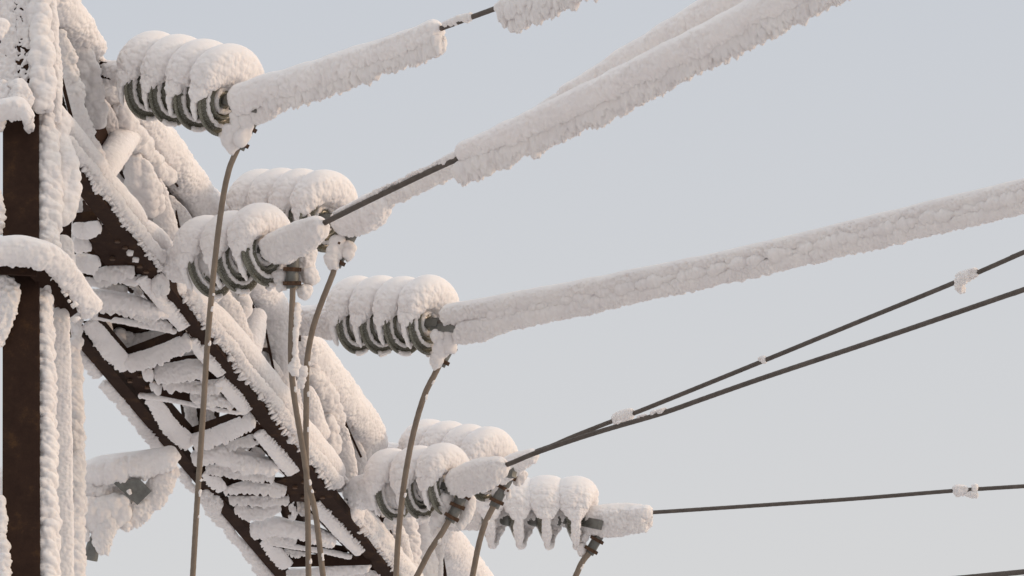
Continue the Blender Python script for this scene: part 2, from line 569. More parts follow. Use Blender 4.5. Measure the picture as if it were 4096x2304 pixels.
def strand_tube(P, r, lobes=9, pitch=0.11, ds=0.006, nc=27, amp=0.09):
    A = catmull(np.asarray(P, float), 16)
    A, s = resample(A, ds)
    tang = np.gradient(A, axis=0); tang /= np.linalg.norm(tang, axis=1, keepdims=True)
    ref = np.array([0.3, -0.9, 0.3])
    lat = np.cross(tang, ref); lat /= np.linalg.norm(lat, axis=1, keepdims=True)
    up = np.cross(lat, tang)
    th = np.arange(nc) / nc * 2 * math.pi
    ph = th[None] * lobes + s[:, None] / pitch * 2 * math.pi * 1.0 * lobes / 3
    R = r * (1 - amp + amp * np.abs(np.cos(ph / 2)) * 1.5)
    V = A[:, None] + lat[:, None] * (R * np.cos(th))[..., None] + up[:, None] * (R * np.sin(th))[..., None]
    return V.reshape(-1, 3), grid_faces(len(A), nc), A

# ================================================================== ground
gv = np.array([[-3000, -3000, 0], [3000, -3000, 0], [3000, 3000, 0], [-3000, 3000, 0]], float)
g = mesh_obj('snow_ground', gv, [[0, 1, 2, 3]], M_GROUND)
g['kind'] = 'structure'
g['label'] = 'flat snow covered ground under the tower'

# ================================================================== the lattice tower
TOWER = thing('lattice_tower', 'rime covered dark steel lattice tower with its cross arm running down to the lower right', 'tower', (LEG_F[0], LEG_F[1], 0.0))

def pt(px, py, plane, off=0.0):
    return on(px, py, plane, off)[0]

# --- mast legs -----------------------------------------------------------
leg_bot_px = (95, 2330)
lt0 = pt(82, -120, 'L'); lt1 = pt(84, 2330, 'L')
ld = nrmz(lt1 - lt0)
foot = lt0 + ld * ((0.0 - lt0[2]) / ld[2])
legF = angle_bar('mast_leg', TOWER, lt0, foot, RIGHT, np.array([0, 1.0, 0]), 0.112, 0.112, 0.010)
rl0 = pt(276, -100, 'R'); rl1 = pt(284, 2330, 'R')
rd = nrmz(rl1 - rl0)
legR = angle_bar('mast_leg', TOWER, rl0, rl0 + rd * ((0 - rl0[2]) / rd[2]), RIGHT, np.array([0, 1.0, 0]), 0.05, 0.10, 0.010)

# rime on the side of the front leg
proll('rime_crust', legF, [(178, 470), (188, 640), (190, 820), (188, 940), (182, 1050)], [34, 46, 50, 46, 36], 'L', -0.06, flat=0.8, style='braid', mat=M_RIME)
proll('rime_crust', legF, [(225, 470), (245, 600), (255, 720), (250, 830), (238, 880)], [34, 50, 58, 50, 30], 'L', -0.10, flat=0.5, style='lump', mat=M_RIME)
proll('rime_crust', legF, [(236, 1250), (238, 1600), (244, 2000), (250, 2400)], [40, 46, 46, 46], 'L', -0.20, flat=0.3, style='soft', mat=M_RIME)
proll('rime_crust', legF, [(250, 960), (250, 1060), (240, 1160)], [40, 50, 40], 'L', -0.22, flat=0.3, style='soft', mat=M_RIME)
proll('rime_crust', legF, [(166, 1140), (172, 1300), (176, 1500), (180, 1700), (182, 1900), (188, 2100), (192, 2400)], [22, 32, 36, 37, 38, 40, 40], 'L', -0.06, flat=0.9, style='braid', mat=M_RIME)
# rime on the outer (left) edge of the leg
proll('rime_crust', legF, [(-10, 1110), (35, 1160), (30, 1260), (0, 1380)], [30, 42, 36, 18], 'L', 0.02, flat=0.5, style='speck', mat=M_RIME)
proll('rime_crust', legF, [(-6, 760), (2, 860), (0, 930)], [12, 16, 12], 'L', 0.0, style='rough', mat=M_RIME)
proll('rime_crust', legF, [(2, 1990), (12, 2150), (22, 2350)], [14, 16, 14], 'L', 0.0, style='rough', mat=M_RIME)
# rear leg
proll('rime_crust', legR, [(280, 600), (282, 800), (283, 1000), (285, 1150), (288, 1300), (286, 1500), (290, 1700), (292, 1900), (292, 2100), (296, 2400)], [28, 34, 37, 34, 32, 35, 37, 38, 39, 39], 'R', 0.10, flat=0.9, style='braid', mat=M_RIME)

proll('rime_crust', legR, [(276, -110), (277, 150), (279, 400), (280, 590)], [36, 36, 34, 32], 'R', 0.08, flat=0.9, style='braid', mat=M_RIME)
proll('rime_crust', legF, [(82, -125), (82, -60)], [48, 52], 'L', 0.0, flat=0.9, style='rough', mat=M_RIME)
# mast braces (right-hand face)
def brace(pts, w=0.05, plane='M', off=0.0, name='brace', v=None):
    p0 = pt(*pts[0], plane, off); p1 = pt(*pts[-1], plane, off)
    n = PLANES[plane][1]
    if np.dot(n, FWD) < 0:
        n = -n
    u = np.cross(p1 - p0, n)
    return angle_bar(name, TOWER, p0, p1, u, n if v is None else v, w, w, 0.006)

b_ = brace([(232, 1300), (245, 1800)], 0.04, 'M')
proll('snow_cover', b_, [(232, 1340), (236, 1430), (238, 1560), (226, 1640)], [34, 46, 42, 26], 'M', 0.06, flat=0.5, style='soft')
b_ = brace([(222, 1780), (268, 2400)], 0.035, 'M')
proll('snow_cover', b_, [(225, 1790), (242, 1990), (256, 2150), (275, 2400)], [18, 24, 26, 26], 'M', 0.08, flat=0.7, style='soft')
b_ = brace([(205, 1130), (240, 1330)], 0.04, 'M')
proll('rime_crust', b_, [(212, 1170), (225, 1260), (240, 1330)], [18, 22, 20], 'M', 0.0, flat=0.6, style='speck', mat=M_RIME)
b_ = brace([(240, 500), (225, 1100)], 0.05, 'M', -0.03)
b_ = brace([(300, 100), (235, 800)], 0.06, 'M', -0.08)

# --- rime plated head of the mast (upper left) ---------------------------
hp = plate('gusset_plate', TOWER, [(-60, -80), (128, -80), (136, 450), (-60, 450)], 'L', 0.012)
proll('rime_crust', hp, [(20, -60), (20, 60), (30, 170), (20, 290), (25, 400)], [50, 42, 40, 46, 52], 'L', 0.012, flat=0.24, style='speck', mat=M_RIME)
proll('rime_crust', hp, [(92, -60), (95, 60), (92, 180), (98, 300), (80, 380)], [36, 36, 36, 36, 36], 'L', 0.010, flat=0.20, style='speck', mat=M_RIME)
proll('rime_crust', hp, [(10, 90), (-10, 140)], [30, 24], 'L', 0.10, flat=0.5, style='smooth')
proll('rime_crust', legF, [(150, -70), (158, 80), (166, 200), (172, 330), (176, 420)], [36, 38, 42, 42, 36], 'L', 0.03, flat=0.7, style='lump', mat=M_RIME)
proll('rime_crust', legF, [(190, -60), (204, 100), (214, 250), (222, 380), (226, 480)], [26, 28, 26, 24, 22], 'L', -0.05, flat=0.7, style='pebble', mat=M_RIME)
proll('snow_cap', legF, [(-30, 432), (30, 425), (78, 428), (120, 462)], [30, 36, 36, 22], 'L', 0.12, style='smooth', px_fringe=(0, 1), famp=0.012)
proll('rime_crust', legF, [(70, 330), (85, 380), (90, 430)], [30, 40, 36], 'L', 0.09, flat=0.6, style='rough', mat=M_RIME)
proll('rime_crust', legF, [(10, 340), (20, 390), (25, 420)], [40, 44, 40], 'L', 0.08, flat=0.5, style='speck', mat=M_RIME)
proll('rime_crust', legF, [(112, 480), (118, 505)], [16, 10], 'L', 0.03, style='fringe', mat=M_RIME, px_fringe=(0, 1), famp=0.015)
proll('rime_crust', legF, [(4, 480), (2, 520)], [12, 8], 'L', 0.03, style='fringe', mat=M_RIME)

# --- stub bracket on the mast, thick snow on top -------------------------
sb0 = pt(-120, 1052, 'L', 0.09); sb1 = pt(150, 1066, 'L', 0.09); 
ST_T = depth(150, 1066, 'L') - 0.09
stub_a = angle_bar('bracket_angle', TOWER, sb0, sb1, ZUP, np.array([0, 1.0, 0]), 0.062, 0.06, 0.008)
q0 = at(120, 1058, ST_T - 0.012); q1 = at(304, 1254, ST_T + 0.28)
stub_b = angle_bar('bracket_angle', TOWER, q0, q1, np.cross(q1 - q0, VIEW), -VIEW, 0.052, 0.06, 0.008)
def droll(name, parent, pts, r, depths, **k):
    P = [at(x, y, t) for (x, y), t in zip(pts, depths)]
    fd = None
    pf = k.pop('px_fringe', None)
    if pf is not None:
        fd = RIGHT * pf[0] - UPV * pf[1]
    nr_ = k.pop('nrm', VIEW)
    flat = k.pop('flat', 1.0)
    R = np.array([q * t / F_PX for q, t in zip(np.broadcast_to(np.asarray(r, float), (len(pts),)), depths)])
    return roll(name, parent, P, R, R * flat, nrm=nr_, fdir=fd, **k)
T0 = ST_T
droll('snow_cap', stub_a, [(-140, 1000), (-30, 998), (60, 992), (140, 1000), (210, 1026), (258, 1078), (298, 1130), (336, 1180), (358, 1218)],
      [50, 50, 54, 50, 46, 43, 41, 41, 42], [T0 - .05, T0 - .05, T0 - .05, T0 - .04, T0, T0 + .07, T0 + .14, T0 + .21, T0 + .27],
      style='smooth', px_fringe=(-0.3, 1), famp=0.010)
for (x, y) in [(205, 1105), (262, 1175), (275, 1200), (295, 1215), (305, 1270), (252, 1160)]:
    droll('rime_tuft', stub_b, [(x, y), (x + 5, y + 7)], 7, [T0 + .1, T0 + .1], style='rough', mat=M_RIME, ds=0.004)

# --- cross-arm chords ----------------------------------------------------
def line_pts(fx, ys, plane, off=0.0):
    return [pt(fx(y), y, plane, off) for y in ys]

a0, a1 = line_pts(A_X, (400, 2560), 'H')
chA = angle_bar('chord', TOWER, a0, a1, OUT, ZUP, 0.060, 0.045, 0.008)
b0, b1_ = line_pts(B_X, (1250, 2560), 'H')
chB = angle_bar('chord', TOWER, b0, b1_, OUT, ZUP, 0.052, 0.035, 0.008)
c0 = pt(C_X(-150), -150, 'F'); c1 = pt(C_X(2560), 2560, 'F')
chC = angle_bar('chord', TOWER, c0, c1, OUT, -ZUP, 0.04, 0.03, 0.008)
kz = ((c0 + c1) / 2 - (a0 + a1) / 2)[2]
chD = angle_bar('chord', TOWER, b0 + ZUP * kz, b1_ + ZUP * kz, OUT, -ZUP, 0.06, 0.07, 0.008)
dpts = [b0 + ZUP * (kz + 0.04) + (b1_ - b0) * f for f in (0.0, 0.3, 0.6, 1.0)]
roll('snow_cap', chD, dpts, 0.055, style='rough', ds=0.006)

# snow along chord A (upper side), broken where the strings are bolted on
def chordA_snow(pts, r, famp=0.012, cap=True):
    proll('snow_cap', chA, pts, r, 'F', 0.03, style='soft')
    ys = np.linspace(max(pts[0][1] + 30, 560), pts[-1][1] + 50, max(4, int((pts[-1][1] - pts[0][1]) / 60)))
    rq = float(np.mean(r))
    proll('rime_fringe', chA, [(A_X(y) + 86 + 5 * math.sin(y * 0.05), y) for y in ys], 0.44 * rq, 'F2', 0.0, flat=0.6, style='fringe', mat=M_RIME, px_fringe=(-0.85, 0.75), famp=famp * 0.9)
    teeth(chA, [(A_X(y) + 86 + 5 * math.sin(y * 0.05), y) for y in ys], 0.44 * rq, 'F2', 0.005, (-0.9, 0.6), 3, 30, 7.0, (4.5, 11))
    proll('rime_crust', chA, [(A_X(y) + 100, y) for y in ys], 0.6 * rq, 'F', 0.0, flat=0.6, style='rough', mat=M_RIME)

chordA_snow([(95, 398), (130, 385), (175, 405), (261, 500), (353, 622), (392, 672)], [30, 38, 42, 42, 44, 44])
chordA_snow([(395, 690), (450, 758), (510, 830), (548, 884)], [40, 46, 47, 44])
chordA_snow([(572, 915), (610, 950), (660, 1010), (690, 1040)], [44, 50, 52, 46], famp=0.008)
chordA_snow([(690, 1140), (760, 1195), (840, 1255), (905, 1322), (985, 1420), (1049, 1500), (1120, 1590)], [40, 52, 52, 52, 52, 50, 50])
chordA_snow([(1120, 1600), (1174, 1690), (1240, 1770), (1300, 1850), (1335, 1885)], [52, 56, 58, 58, 50])
chordA_snow([(1385, 2035), (1440, 2090), (1510, 2180), (1580, 2260), (1700, 2400)], [48, 56, 58, 58, 58])

# thin snow seen along the outer edge of chord B
for y0, y1_, r in ((1395, 1500, 14), (1530, 1660, 13), (1665, 1800, 14), (1880, 1960, 9), (2040, 2200, 14), (2200, 2420, 14)):
    ys = np.linspace(y0, y1_, 4)
    proll('rime_crust', chB, [(B_X(y) - 44 + 5 * math.sin(y), y) for y in ys], r, 'H', -0.03, style='rough', mat=M_RIME, px_fringe=(-1, 0.6), famp=0.010)
proll('rime_crust', chB, [(815, 1965), (848, 2005), (850, 2035)], [22, 36, 26], 'H', 0.0, flat=0.6, style='rough', mat=M_RIME, px_fringe=(0, 1), famp=0.012)

# snow on chord C
def chordC_snow(ys, r, sh=0, **k):
    proll('snow_cap', chC, [(C_X(y) + sh, y) for y in ys], r, 'F', 0.0, style='pebble', **k)
chordC_snow([-140, -40, 60, 140, 200], [70, 72, 70, 66, 54])
chordC_snow([420, 520, 640, 740, 830, 900], [60, 72, 76, 74, 76, 66])
chordC_snow([900, 1000, 1120, 1200, 1290], [56, 60, 60, 58, 50], sh=-10)
chordC_snow([1350, 1450, 1560, 1640, 1720, 1775], [62, 76, 78, 78, 74, 60])
chordC_snow([2060, 2170, 2300, 2450], [62, 74, 76, 76])
chordC_snow([1790, 1900, 2000, 2060], [40, 46, 46, 46], sh=-20)

# --- upright face A-C: struts under rime ---------------------------------
def strut(pts, r, style='pebble', flat=0.55, off=0.0, w=0.045, steel=True, edge=None, mat=None, plane='F', **k):
    b = brace([pts[0], pts[-1]], w, plane, off - 0.03) if steel else None
    return proll('rime_crust' if style != 'soft' else 'snow_cover', b, pts, r, plane, off, flat=flat, style=style, mat=mat or (M_RIME if style != 'soft' else M_SNOW), **k)

strut([(238, 130), (268, 230), (290, 350), (318, 480), (370, 600), (420, 700)], [24, 30, 32, 34, 34, 28], 'rough', 0.6, 0.0)
strut([(310, 170), (335, 280), (365, 400), (385, 490)], [34, 50, 50, 36], 'lump', 0.4, -0.02)
strut([(520, 520), (475, 585), (428, 660), (380, 745)], [50, 58, 54, 44], 'soft', 0.8, -0.01)
strut([(545, 640), (560, 700), (580, 770), (612, 840)], [34, 56, 60, 42], 'lump', 0.5, -0.01)
strut([(622, 730), (648, 830), (672, 920), (690, 1000)], [30, 38, 40, 32], 'pebble', 0.6, -0.03)
strut([(480, 430), (520, 520), (570, 590), (620, 650), (680, 715)], [28, 36, 38, 34, 26], 'lump', 0.7, 0.04)
strut([(380, 240), (430, 330), (480, 420)], [34, 44, 40], 'pebble', 0.6, 0.0)
strut([(885, 1175), (925, 1260), (960, 1340), (985, 1430)], [34, 46, 46, 38], 'pebble', 0.5, -0.02)
strut([(965, 1180), (975, 1240), (965, 1300)], [22, 26, 20], 'lump', 0.6, 0.02)
strut([(1030, 1255), (1015, 1330), (1000, 1400), (990, 1450)], [36, 46, 44, 34], 'soft', 0.8, 0.0)
strut([(1085, 1220), (1105, 1310), (1120, 1420), (1135, 1540)], [38, 42, 42, 34], 'pebble', 0.5, -0.01)
strut([(1140, 1500), (1165, 1580), (1185, 1660)], [30, 34, 30], 'pebble', 0.5, 0.0)
strut([(1240, 1480), (1275, 1540), (1310, 1610), (1345, 1690)], [30, 40, 42, 32], 'lump', 0.7, 0.03)
strut([(1225, 1560), (1240, 1620), (1255, 1690), (1290, 1740)], [30, 44, 46, 34], 'soft', 0.8, 0.0)
strut([(1310, 1680), (1325, 1740), (1330, 1810)], [24, 28, 20], 'lump', 0.8, 0.02)
strut([(1362, 1715), (1378, 1790), (1392, 1870), (1402, 1920)], [24, 34, 34, 26], 'pebble', 0.5, 0.0)
strut([(1455, 1750), (1462, 1800), (1468, 1860)], [20, 24, 18], 'pebble', 0.6, 0.0)
strut([(1560, 2080), (1590, 2140), (1610, 2220), (1625, 2330)], [30, 34, 36, 34], 'pebble', 0.6, 0.0)
strut([(1632, 2090), (1640, 2180), (1645, 2330)], [28, 32, 30], 'braid', 0.7, 0.05)
strut([(1690, 2080), (1700, 2180), (1715, 2330)], [26, 34, 34], 'lump', 0.6, 0.03)
strut([(1740, 2090), (1742, 2170), (1740, 2330)], [28, 34, 26], 'pebble', 0.6, 0.0)
strut([(1790, 2150), (1820, 2230), (1860, 2330)], [26, 34, 34], 'pebble', 0.6, 0.0)
for y0, y1_ in ((150, 700), (650, 1180), (1130, 1620), (1570, 2080), (2030, 2450)):
    ys = np.linspace(y0, y1_, 4)
    bb = brace([((A_X(y0) + C_X(y0)) / 2, y0), ((A_X(y1_) + C_X(y1_)) / 2, y1_)], 0.05, 'F', -0.42)
    proll('rime_crust', bb, [((A_X(y) + C_X(y)) / 2 + 10, y) for y in ys], 84, 'F', -0.40, flat=0.12, style='soft', mat=M_RIME)
for (xa, ya), (xb, yb), wpx in (((230, 250), (300, 530), 14), ((1052, 1270), (1100, 1510), 10), ((668, 688), (712, 748), 9), ((1764, 2215), (1784, 2340), 20), ((1380, 1690), (1445, 1830), 9), ((1316, 1800), (1320, 1870), 14), ((705, 860), (730, 980), 8)):
    p0, t0_ = on(xa, ya, 'F', 0.045); p1, _ = on(xb, yb, 'F', 0.045)
    angle_bar('brace', TOWER, p0, p1, np.cross(p1 - p0, VIEW), -VIEW, wpx * t0_ / F_PX, 0.05, 0.005)  # added dark bars that draw the black shade in the gaps between struts
# shaded inner plates behind the face
for poly in ([(225, 240), (300, 300), (300, 540), (262, 520)], [(395, 350), (470, 430), (470, 560), (380, 600)], [(640, 700), (775, 870), (775, 920), (690, 1010)],
             [(1020, 1390), (1100, 1390), (1130, 1600), (1090, 1600)], [(1390, 1700), (1450, 1790), (1440, 1920), (1400, 1900)], [(985, 1130), (1030, 1130), (1050, 1240), (1000, 1230)]):
    cx = sum(p[0] for p in poly) / 4; cy = sum(p[1] for p in poly) / 4
    gp = plate('gusset_plate', TOWER, poly, 'F', -0.14)
    ln = [(cx + (p - 0.5) * (poly[2][0] - poly[0][0]) * 0.75, cy + (p - 0.5) * (poly[2][1] - poly[0][1]) * 0.75) for p in (0, 0.5, 1)]
    proll('rime_crust', gp, ln, [24, 42, 24], 'F', -0.115, flat=0.25, style='soft', mat=M_RIME)

# --- bottom face A-B -----------------------------------------------------
def lower(pts, r, style='soft', flat=0.38, off=0.0, w=0.045, fr=(0.0, 1.0), famp=0.013, steel=True, cov=None):
    r = np.asarray(r, float) * 0.84
    b = brace([pts[0], pts[-1]], w, 'H', off - 0.03)
    if abs(pts[-1][0] - pts[0][0]) + abs(pts[-1][1] - pts[0][1]) > 60:
        teeth(b, pts, r, 'H', off, fr, 4, 16, 7.0, (3.5, 6.5))
    return proll('snow_cover' if style == 'soft' else 'rime_crust', b, pts, r, 'H', off, flat=flat, style=style,
                 mat=M_SNOW if style == 'soft' else M_RIME, px_fringe=fr, famp=famp, taper=0.25 if abs(pts[-1][0] - pts[0][0]) + abs(pts[-1][1] - pts[0][1]) > 130 else 0.9), b

# gusset plates
g1 = plate('gusset_plate', TOWER, [(330, 930), (440, 900), (615, 1075), (618, 1160), (545, 1100), (529, 1060), (429, 1064), (400, 1040)], 'H', -0.02)
for x, y in ((520, 1008), (542, 1037)):
    proll('bolt_rime', g1, [(x - 6, y), (x + 6, y + 2)], 7, 'H', 0.01, style='fringe', mat=M_RIME, ds=0.004)
g2 = plate('gusset_plate', TOWER, [(480, 1480), (556, 1470), (640, 1520), (640, 1570), (556, 1575)], 'H', -0.02)
g3 = plate('gusset_plate', TOWER, [(1100, 1930), (1190, 1890), (1270, 1890), (1345, 2000), (1330, 2012), (1140, 2005)], 'H', -0.02)
g4 = plate('gusset_plate', TOWER, [(850, 1990), (905, 1990), (935, 2018), (852, 2018)], 'H', -0.015)

for g_, spots in ((g1, [(470, 960), (500, 985), (560, 1060), (585, 1082), (450, 1030)]), (g2, [(520, 1520), (560, 1500), (590, 1545)]), (g3, [(1180, 1945), (1215, 1925), (1255, 1960), (1290, 1985), (1210, 1985)])):
    for x, y in spots:
        c = pt(x, y, 'H', -0.008)
        V, Fq = lathe([(0.0, 0.001), (0.0, 0.010), (0.009, 0.010), (0.009, 0.001)], c, np.array([0.01, 0.0, -1.0]), 6)
        child('bolt', V, Fq, M_RUST, g_, smooth=False)
# rime under the first bay
lower([(300, 912), (345, 915), (395, 902)], [28, 32, 24], fr=(0.3, 1), off=0.01)
lower([(300, 968), (335, 975), (352, 990)], [30, 28, 16], fr=(0.3, 1), off=0.01)
lower([(300, 1040), (345, 1048), (390, 1040)], [34, 42, 22], fr=(0.6, 1), off=0.02)
lower([(375, 1090), (450, 1083), (535, 1080)], [16, 22, 22], 'rough', fr=(0, 1), off=0.01)
lower([(330, 1122), (420, 1118), (500, 1112), (565, 1108)], [14, 13, 12, 12], fr=(0, 1), off=0.0)
lower([(560, 1112), (620, 1175), (680, 1245), (730, 1312)], [24, 29, 29, 24], fr=(1, -0.2), off=0.02, famp=0.008)
lower([(625, 1160), (640, 1115), (665, 1160)], [16, 24, 14], 'fringe', fr=(0, 1), off=0.03)
# brace 1: snow roll, dark web, thin lower flange
def bay_brace(top, tr, web, flange, frr=11, rough2=None):
    p0 = pt(*web[0], 'H', -0.01); p1 = pt(*web[1], 'H', -0.01)
    b = angle_bar('brace', TOWER, p0, p1, np.cross(p1 - p0, VIEW), -VIEW, 0.050, 0.05, 0.006)
    tr = np.asarray(tr, float) * 0.86
    proll('snow_cap', b, top, tr, 'H', 0.015, style='smooth', px_fringe=(0, 1), famp=0.014)
    teeth(b, top, tr, 'H', 0.02, (0, 1), 6, 22, 7.0, (4, 7.5))
    if flange:
        proll('rime_crust', b, flange, frr, 'H', 0.03, style='soft', flat=0.7)
    if rough2:
        proll('rime_crust', b, rough2[0], rough2[1], 'H', 0.01, style='speck', mat=M_RIME, flat=0.6, px_fringe=(0, 1), famp=0.012)
    return b
bay_brace([(350, 1180), (450, 1190), (550, 1210), (660, 1245)], [30, 33, 32, 22], [(400, 1240), (715, 1312)], [(340, 1258), (460, 1278), (580, 1300), (700, 1325)], 12,
          ([(400, 1222), (480, 1230), (560, 1255), (640, 1285), (690, 1300)], [18, 16, 22, 24, 14]))
# flange rime beside chord B, and the wide smooth braces
lower([(357, 1288), (397, 1333), (442, 1391), (487, 1441), (508, 1470)], [30, 39, 41, 39, 27], fr=(-0.6, 0.6), off=0.02, famp=0.008)
lower([(505, 1452), (580, 1430), (670, 1395), (755, 1358)], [36, 36, 34, 34], fr=(0.2, 1), off=0.035)
lower([(765, 1360), (800, 1410), (850, 1465), (880, 1502)], [16, 22, 24, 18], fr=(1, -0.2), off=0.02, famp=0.008)
lower([(590, 1480), (593, 1505)], [26, 22], fr=(0, 1), off=0.03, famp=0.010)
lower([(620, 1492), (690, 1482), (760, 1470), (815, 1470)], [34, 40, 42, 36], fr=(0, 1), off=0.0)
lower([(650, 1530), (740, 1535), (820, 1540), (880, 1535)], [12, 18, 24, 18], 'rough', fr=(0, 1), off=0.02, famp=0.012)
lower([(875, 1522), (915, 1560), (950, 1605), (982, 1648)], [26, 30, 30, 24], fr=(1, -0.2), off=0.02, famp=0.008)
bay_brace([(610, 1535), (640, 1548)], [18, 16], [(640, 1555), (950, 1618)], [(560, 1582), (650, 1590), (760, 1610), (860, 1630), (960, 1645)], 13,
          ([(775, 1575), (830, 1580), (880, 1590), (930, 1612)], [26, 34, 30, 18]))
lower([(602, 1590), (642, 1638), (682, 1701), (732, 1746), (765, 1775)], [24, 33, 37, 39, 27], fr=(-0.6, 0.6), off=0.02, famp=0.008)
lower([(775, 1762), (850, 1742), (930, 1710), (1010, 1675)], [36, 38, 37, 34], fr=(0.2, 1), off=0.035)
lower([(1030, 1730), (1080, 1785), (1130, 1840), (1170, 1890)], [24, 28, 32, 28], fr=(1, -0.2), off=0.02, famp=0.008)
lower([(900, 1782), (980, 1760), (1030, 1745)], [12, 18, 18], 'rough', fr=(0, 1), off=-0.04)
bay_brace([(785, 1825), (850, 1805), (920, 1822), (1000, 1840), (1095, 1858)], [30, 40, 40, 38, 30], [(790, 1870), (1095, 1912)], None, 0,
          ([(830, 1872), (910, 1880), (1000, 1892), (1090, 1905)], [16, 22, 22, 18]))
lower([(824, 1885), (862, 1920), (895, 1956)], [20, 26, 19], fr=(-0.6, 0.6), off=0.03)
lower([(895, 1958), (980, 1942), (1060, 1942), (1140, 1960)], [14, 24, 30, 20], fr=(0, 1), off=0.02)
lower([(915, 1988), (1000, 1990), (1080, 1992), (1155, 1990)], [16, 18, 20, 20], 'rough', fr=(0, 1), off=0.02)
lower([(945, 2025), (1000, 2042), (1060, 2035), (1120, 2022)], [18, 34, 32, 18], fr=(-0.2, 1), off=0.02)
lower([(1160, 2020), (1180, 2045), (1165, 2070)], [12, 14, 10], 'speck', fr=(0, 1), off=0.0)
bay_brace([(1020, 2108), (1100, 2095), (1180, 2112), (1260, 2130), (1330, 2150)], [26, 36, 34, 30, 22], [(1080, 2160), (1390, 2212)], [(1100, 2172), (1200, 2190), (1300, 2205), (1400, 2225)], 11,
          ([(1055, 2130), (1110, 2148), (1180, 2162)], [16, 20, 16]))
lower([(1065, 2155), (1105, 2203), (1153, 2260)], [21, 28, 23], fr=(-0.6, 0.6), off=0.03)
lower([(1255, 2018), (1310, 2075), (1370, 2140), (1438, 2210)], [26, 28, 28, 22], fr=(1, -0.2), off=0.02, famp=0.008)
lower([(1140, 2200), (1180, 2205), (1230, 2205)], [12, 18, 12], 'speck', fr=(0, 1), off=0.0)
bay_brace([(1160, 2290), (1250, 2285), (1350, 2270), (1470, 2260)], [22, 20, 20, 16], [(1140, 2245), (1480, 2235)], None)
lower([(1170, 2330), (1300, 2320), (1450, 2300), (1520, 2300)], [24, 24, 26, 22], 'speck', fr=(0, 1), off=0.0)
for p, q in (((500, 1478), (770, 1388)), ((770, 1795), (1022, 1712)), ((360, 1102), (545, 1098)), ((620, 1530), (815, 1512)), ((905, 1975), (1150, 1976)), ((915, 2010), (1155, 2012)), ((560, 1140), (730, 1345)), ((868, 1545), (975, 1672)), ((1025, 1760), (1160, 1915)), ((1248, 2045), (1430, 2235))):
    p0, t0_ = on(p[0], p[1], 'H', 0.0); p1, _ = on(q[0], q[1], 'H', 0.0)
    angle_bar('brace', TOWER, p0, p1, np.cross(p1 - p0, VIEW), -VIEW, 16 * t0_ / F_PX, 0.04, 0.005)
# far-side pieces seen through the openings
def farbit(pts, r, style='soft', off=-0.3, flat=0.6):
    b = brace([pts[0], pts[-1]], 0.07, 'H', off - 0.04)
    proll('snow_cover', b, pts, r, 'H', off, style=style, flat=flat, mat=M_RIME)
farbit([(400, 1120), (430, 1150), (500, 1160)], [14, 24, 20])
farbit([(520, 1130), (560, 1170)], [14, 22], 'speck')
farbit([(470, 1340), (540, 1362), (620, 1345), (680, 1330)], [30, 34, 28, 14], 'rough')
farbit([(420, 1290), (440, 1350), (430, 1400)], [20, 20, 16])
farbit([(755, 1600), (765, 1660), (772, 1720)], [20, 22, 24], 'pebble')
farbit([(835, 1640), (840, 1700)], [16, 16], 'speck')
farbit([(860, 1790), (940, 1790), (1010, 1780)], [14, 18, 14], 'speck')
farbit([(1015, 1800), (1050, 1815)], [16, 18])
farbit([(870, 1925), (915, 1915)], [14, 10], 'speck')
farbit([(1180, 2020), (1240, 2040), (1300, 2060)], [20, 24, 20], 'rough')
farbit([(690, 1440), (740, 1425), (775, 1410)], [16, 22, 14])
for p, q in (((440, 1290), (690, 1330)), ((780, 1610), (795, 1740)), ((860, 1760), (1090, 1800)), ((1150, 2010), (1180, 2100)), ((1190, 1990), (1330, 2000))):
    brace([p, q], 0.08, 'H', -0.36)

# ================================================================== insulator strings
R_D = 0.122
DISC_PROFILE = [(-0.040, 0.030), (-0.038, 0.048), (-0.026, 0.080), (-0.012, 0.106), (-0.002, 0.118), (0.006, R_D), (0.012, R_D - 0.001), (0.013, R_D - 0.006),
                (0.004, R_D - 0.012), (-0.004, 0.100), (-0.004, 0.094), (0.016, 0.090), (0.018, 0.086), (0.014, 0.082), (-0.006, 0.074), (-0.006, 0.068),
                (0.014, 0.064), (0.016, 0.060), (0.012, 0.056), (-0.010, 0.048), (-0.010, 0.040), (0.004, 0.034), (0.006, 0.020), (0.006, 0.001)]
CAP_PROFILE = [(-0.092, 0.001), (-0.092, 0.020), (-0.086, 0.026), (-0.078, 0.036), (-0.050, 0.042), (-0.036, 0.044), (-0.034, 0.001)]

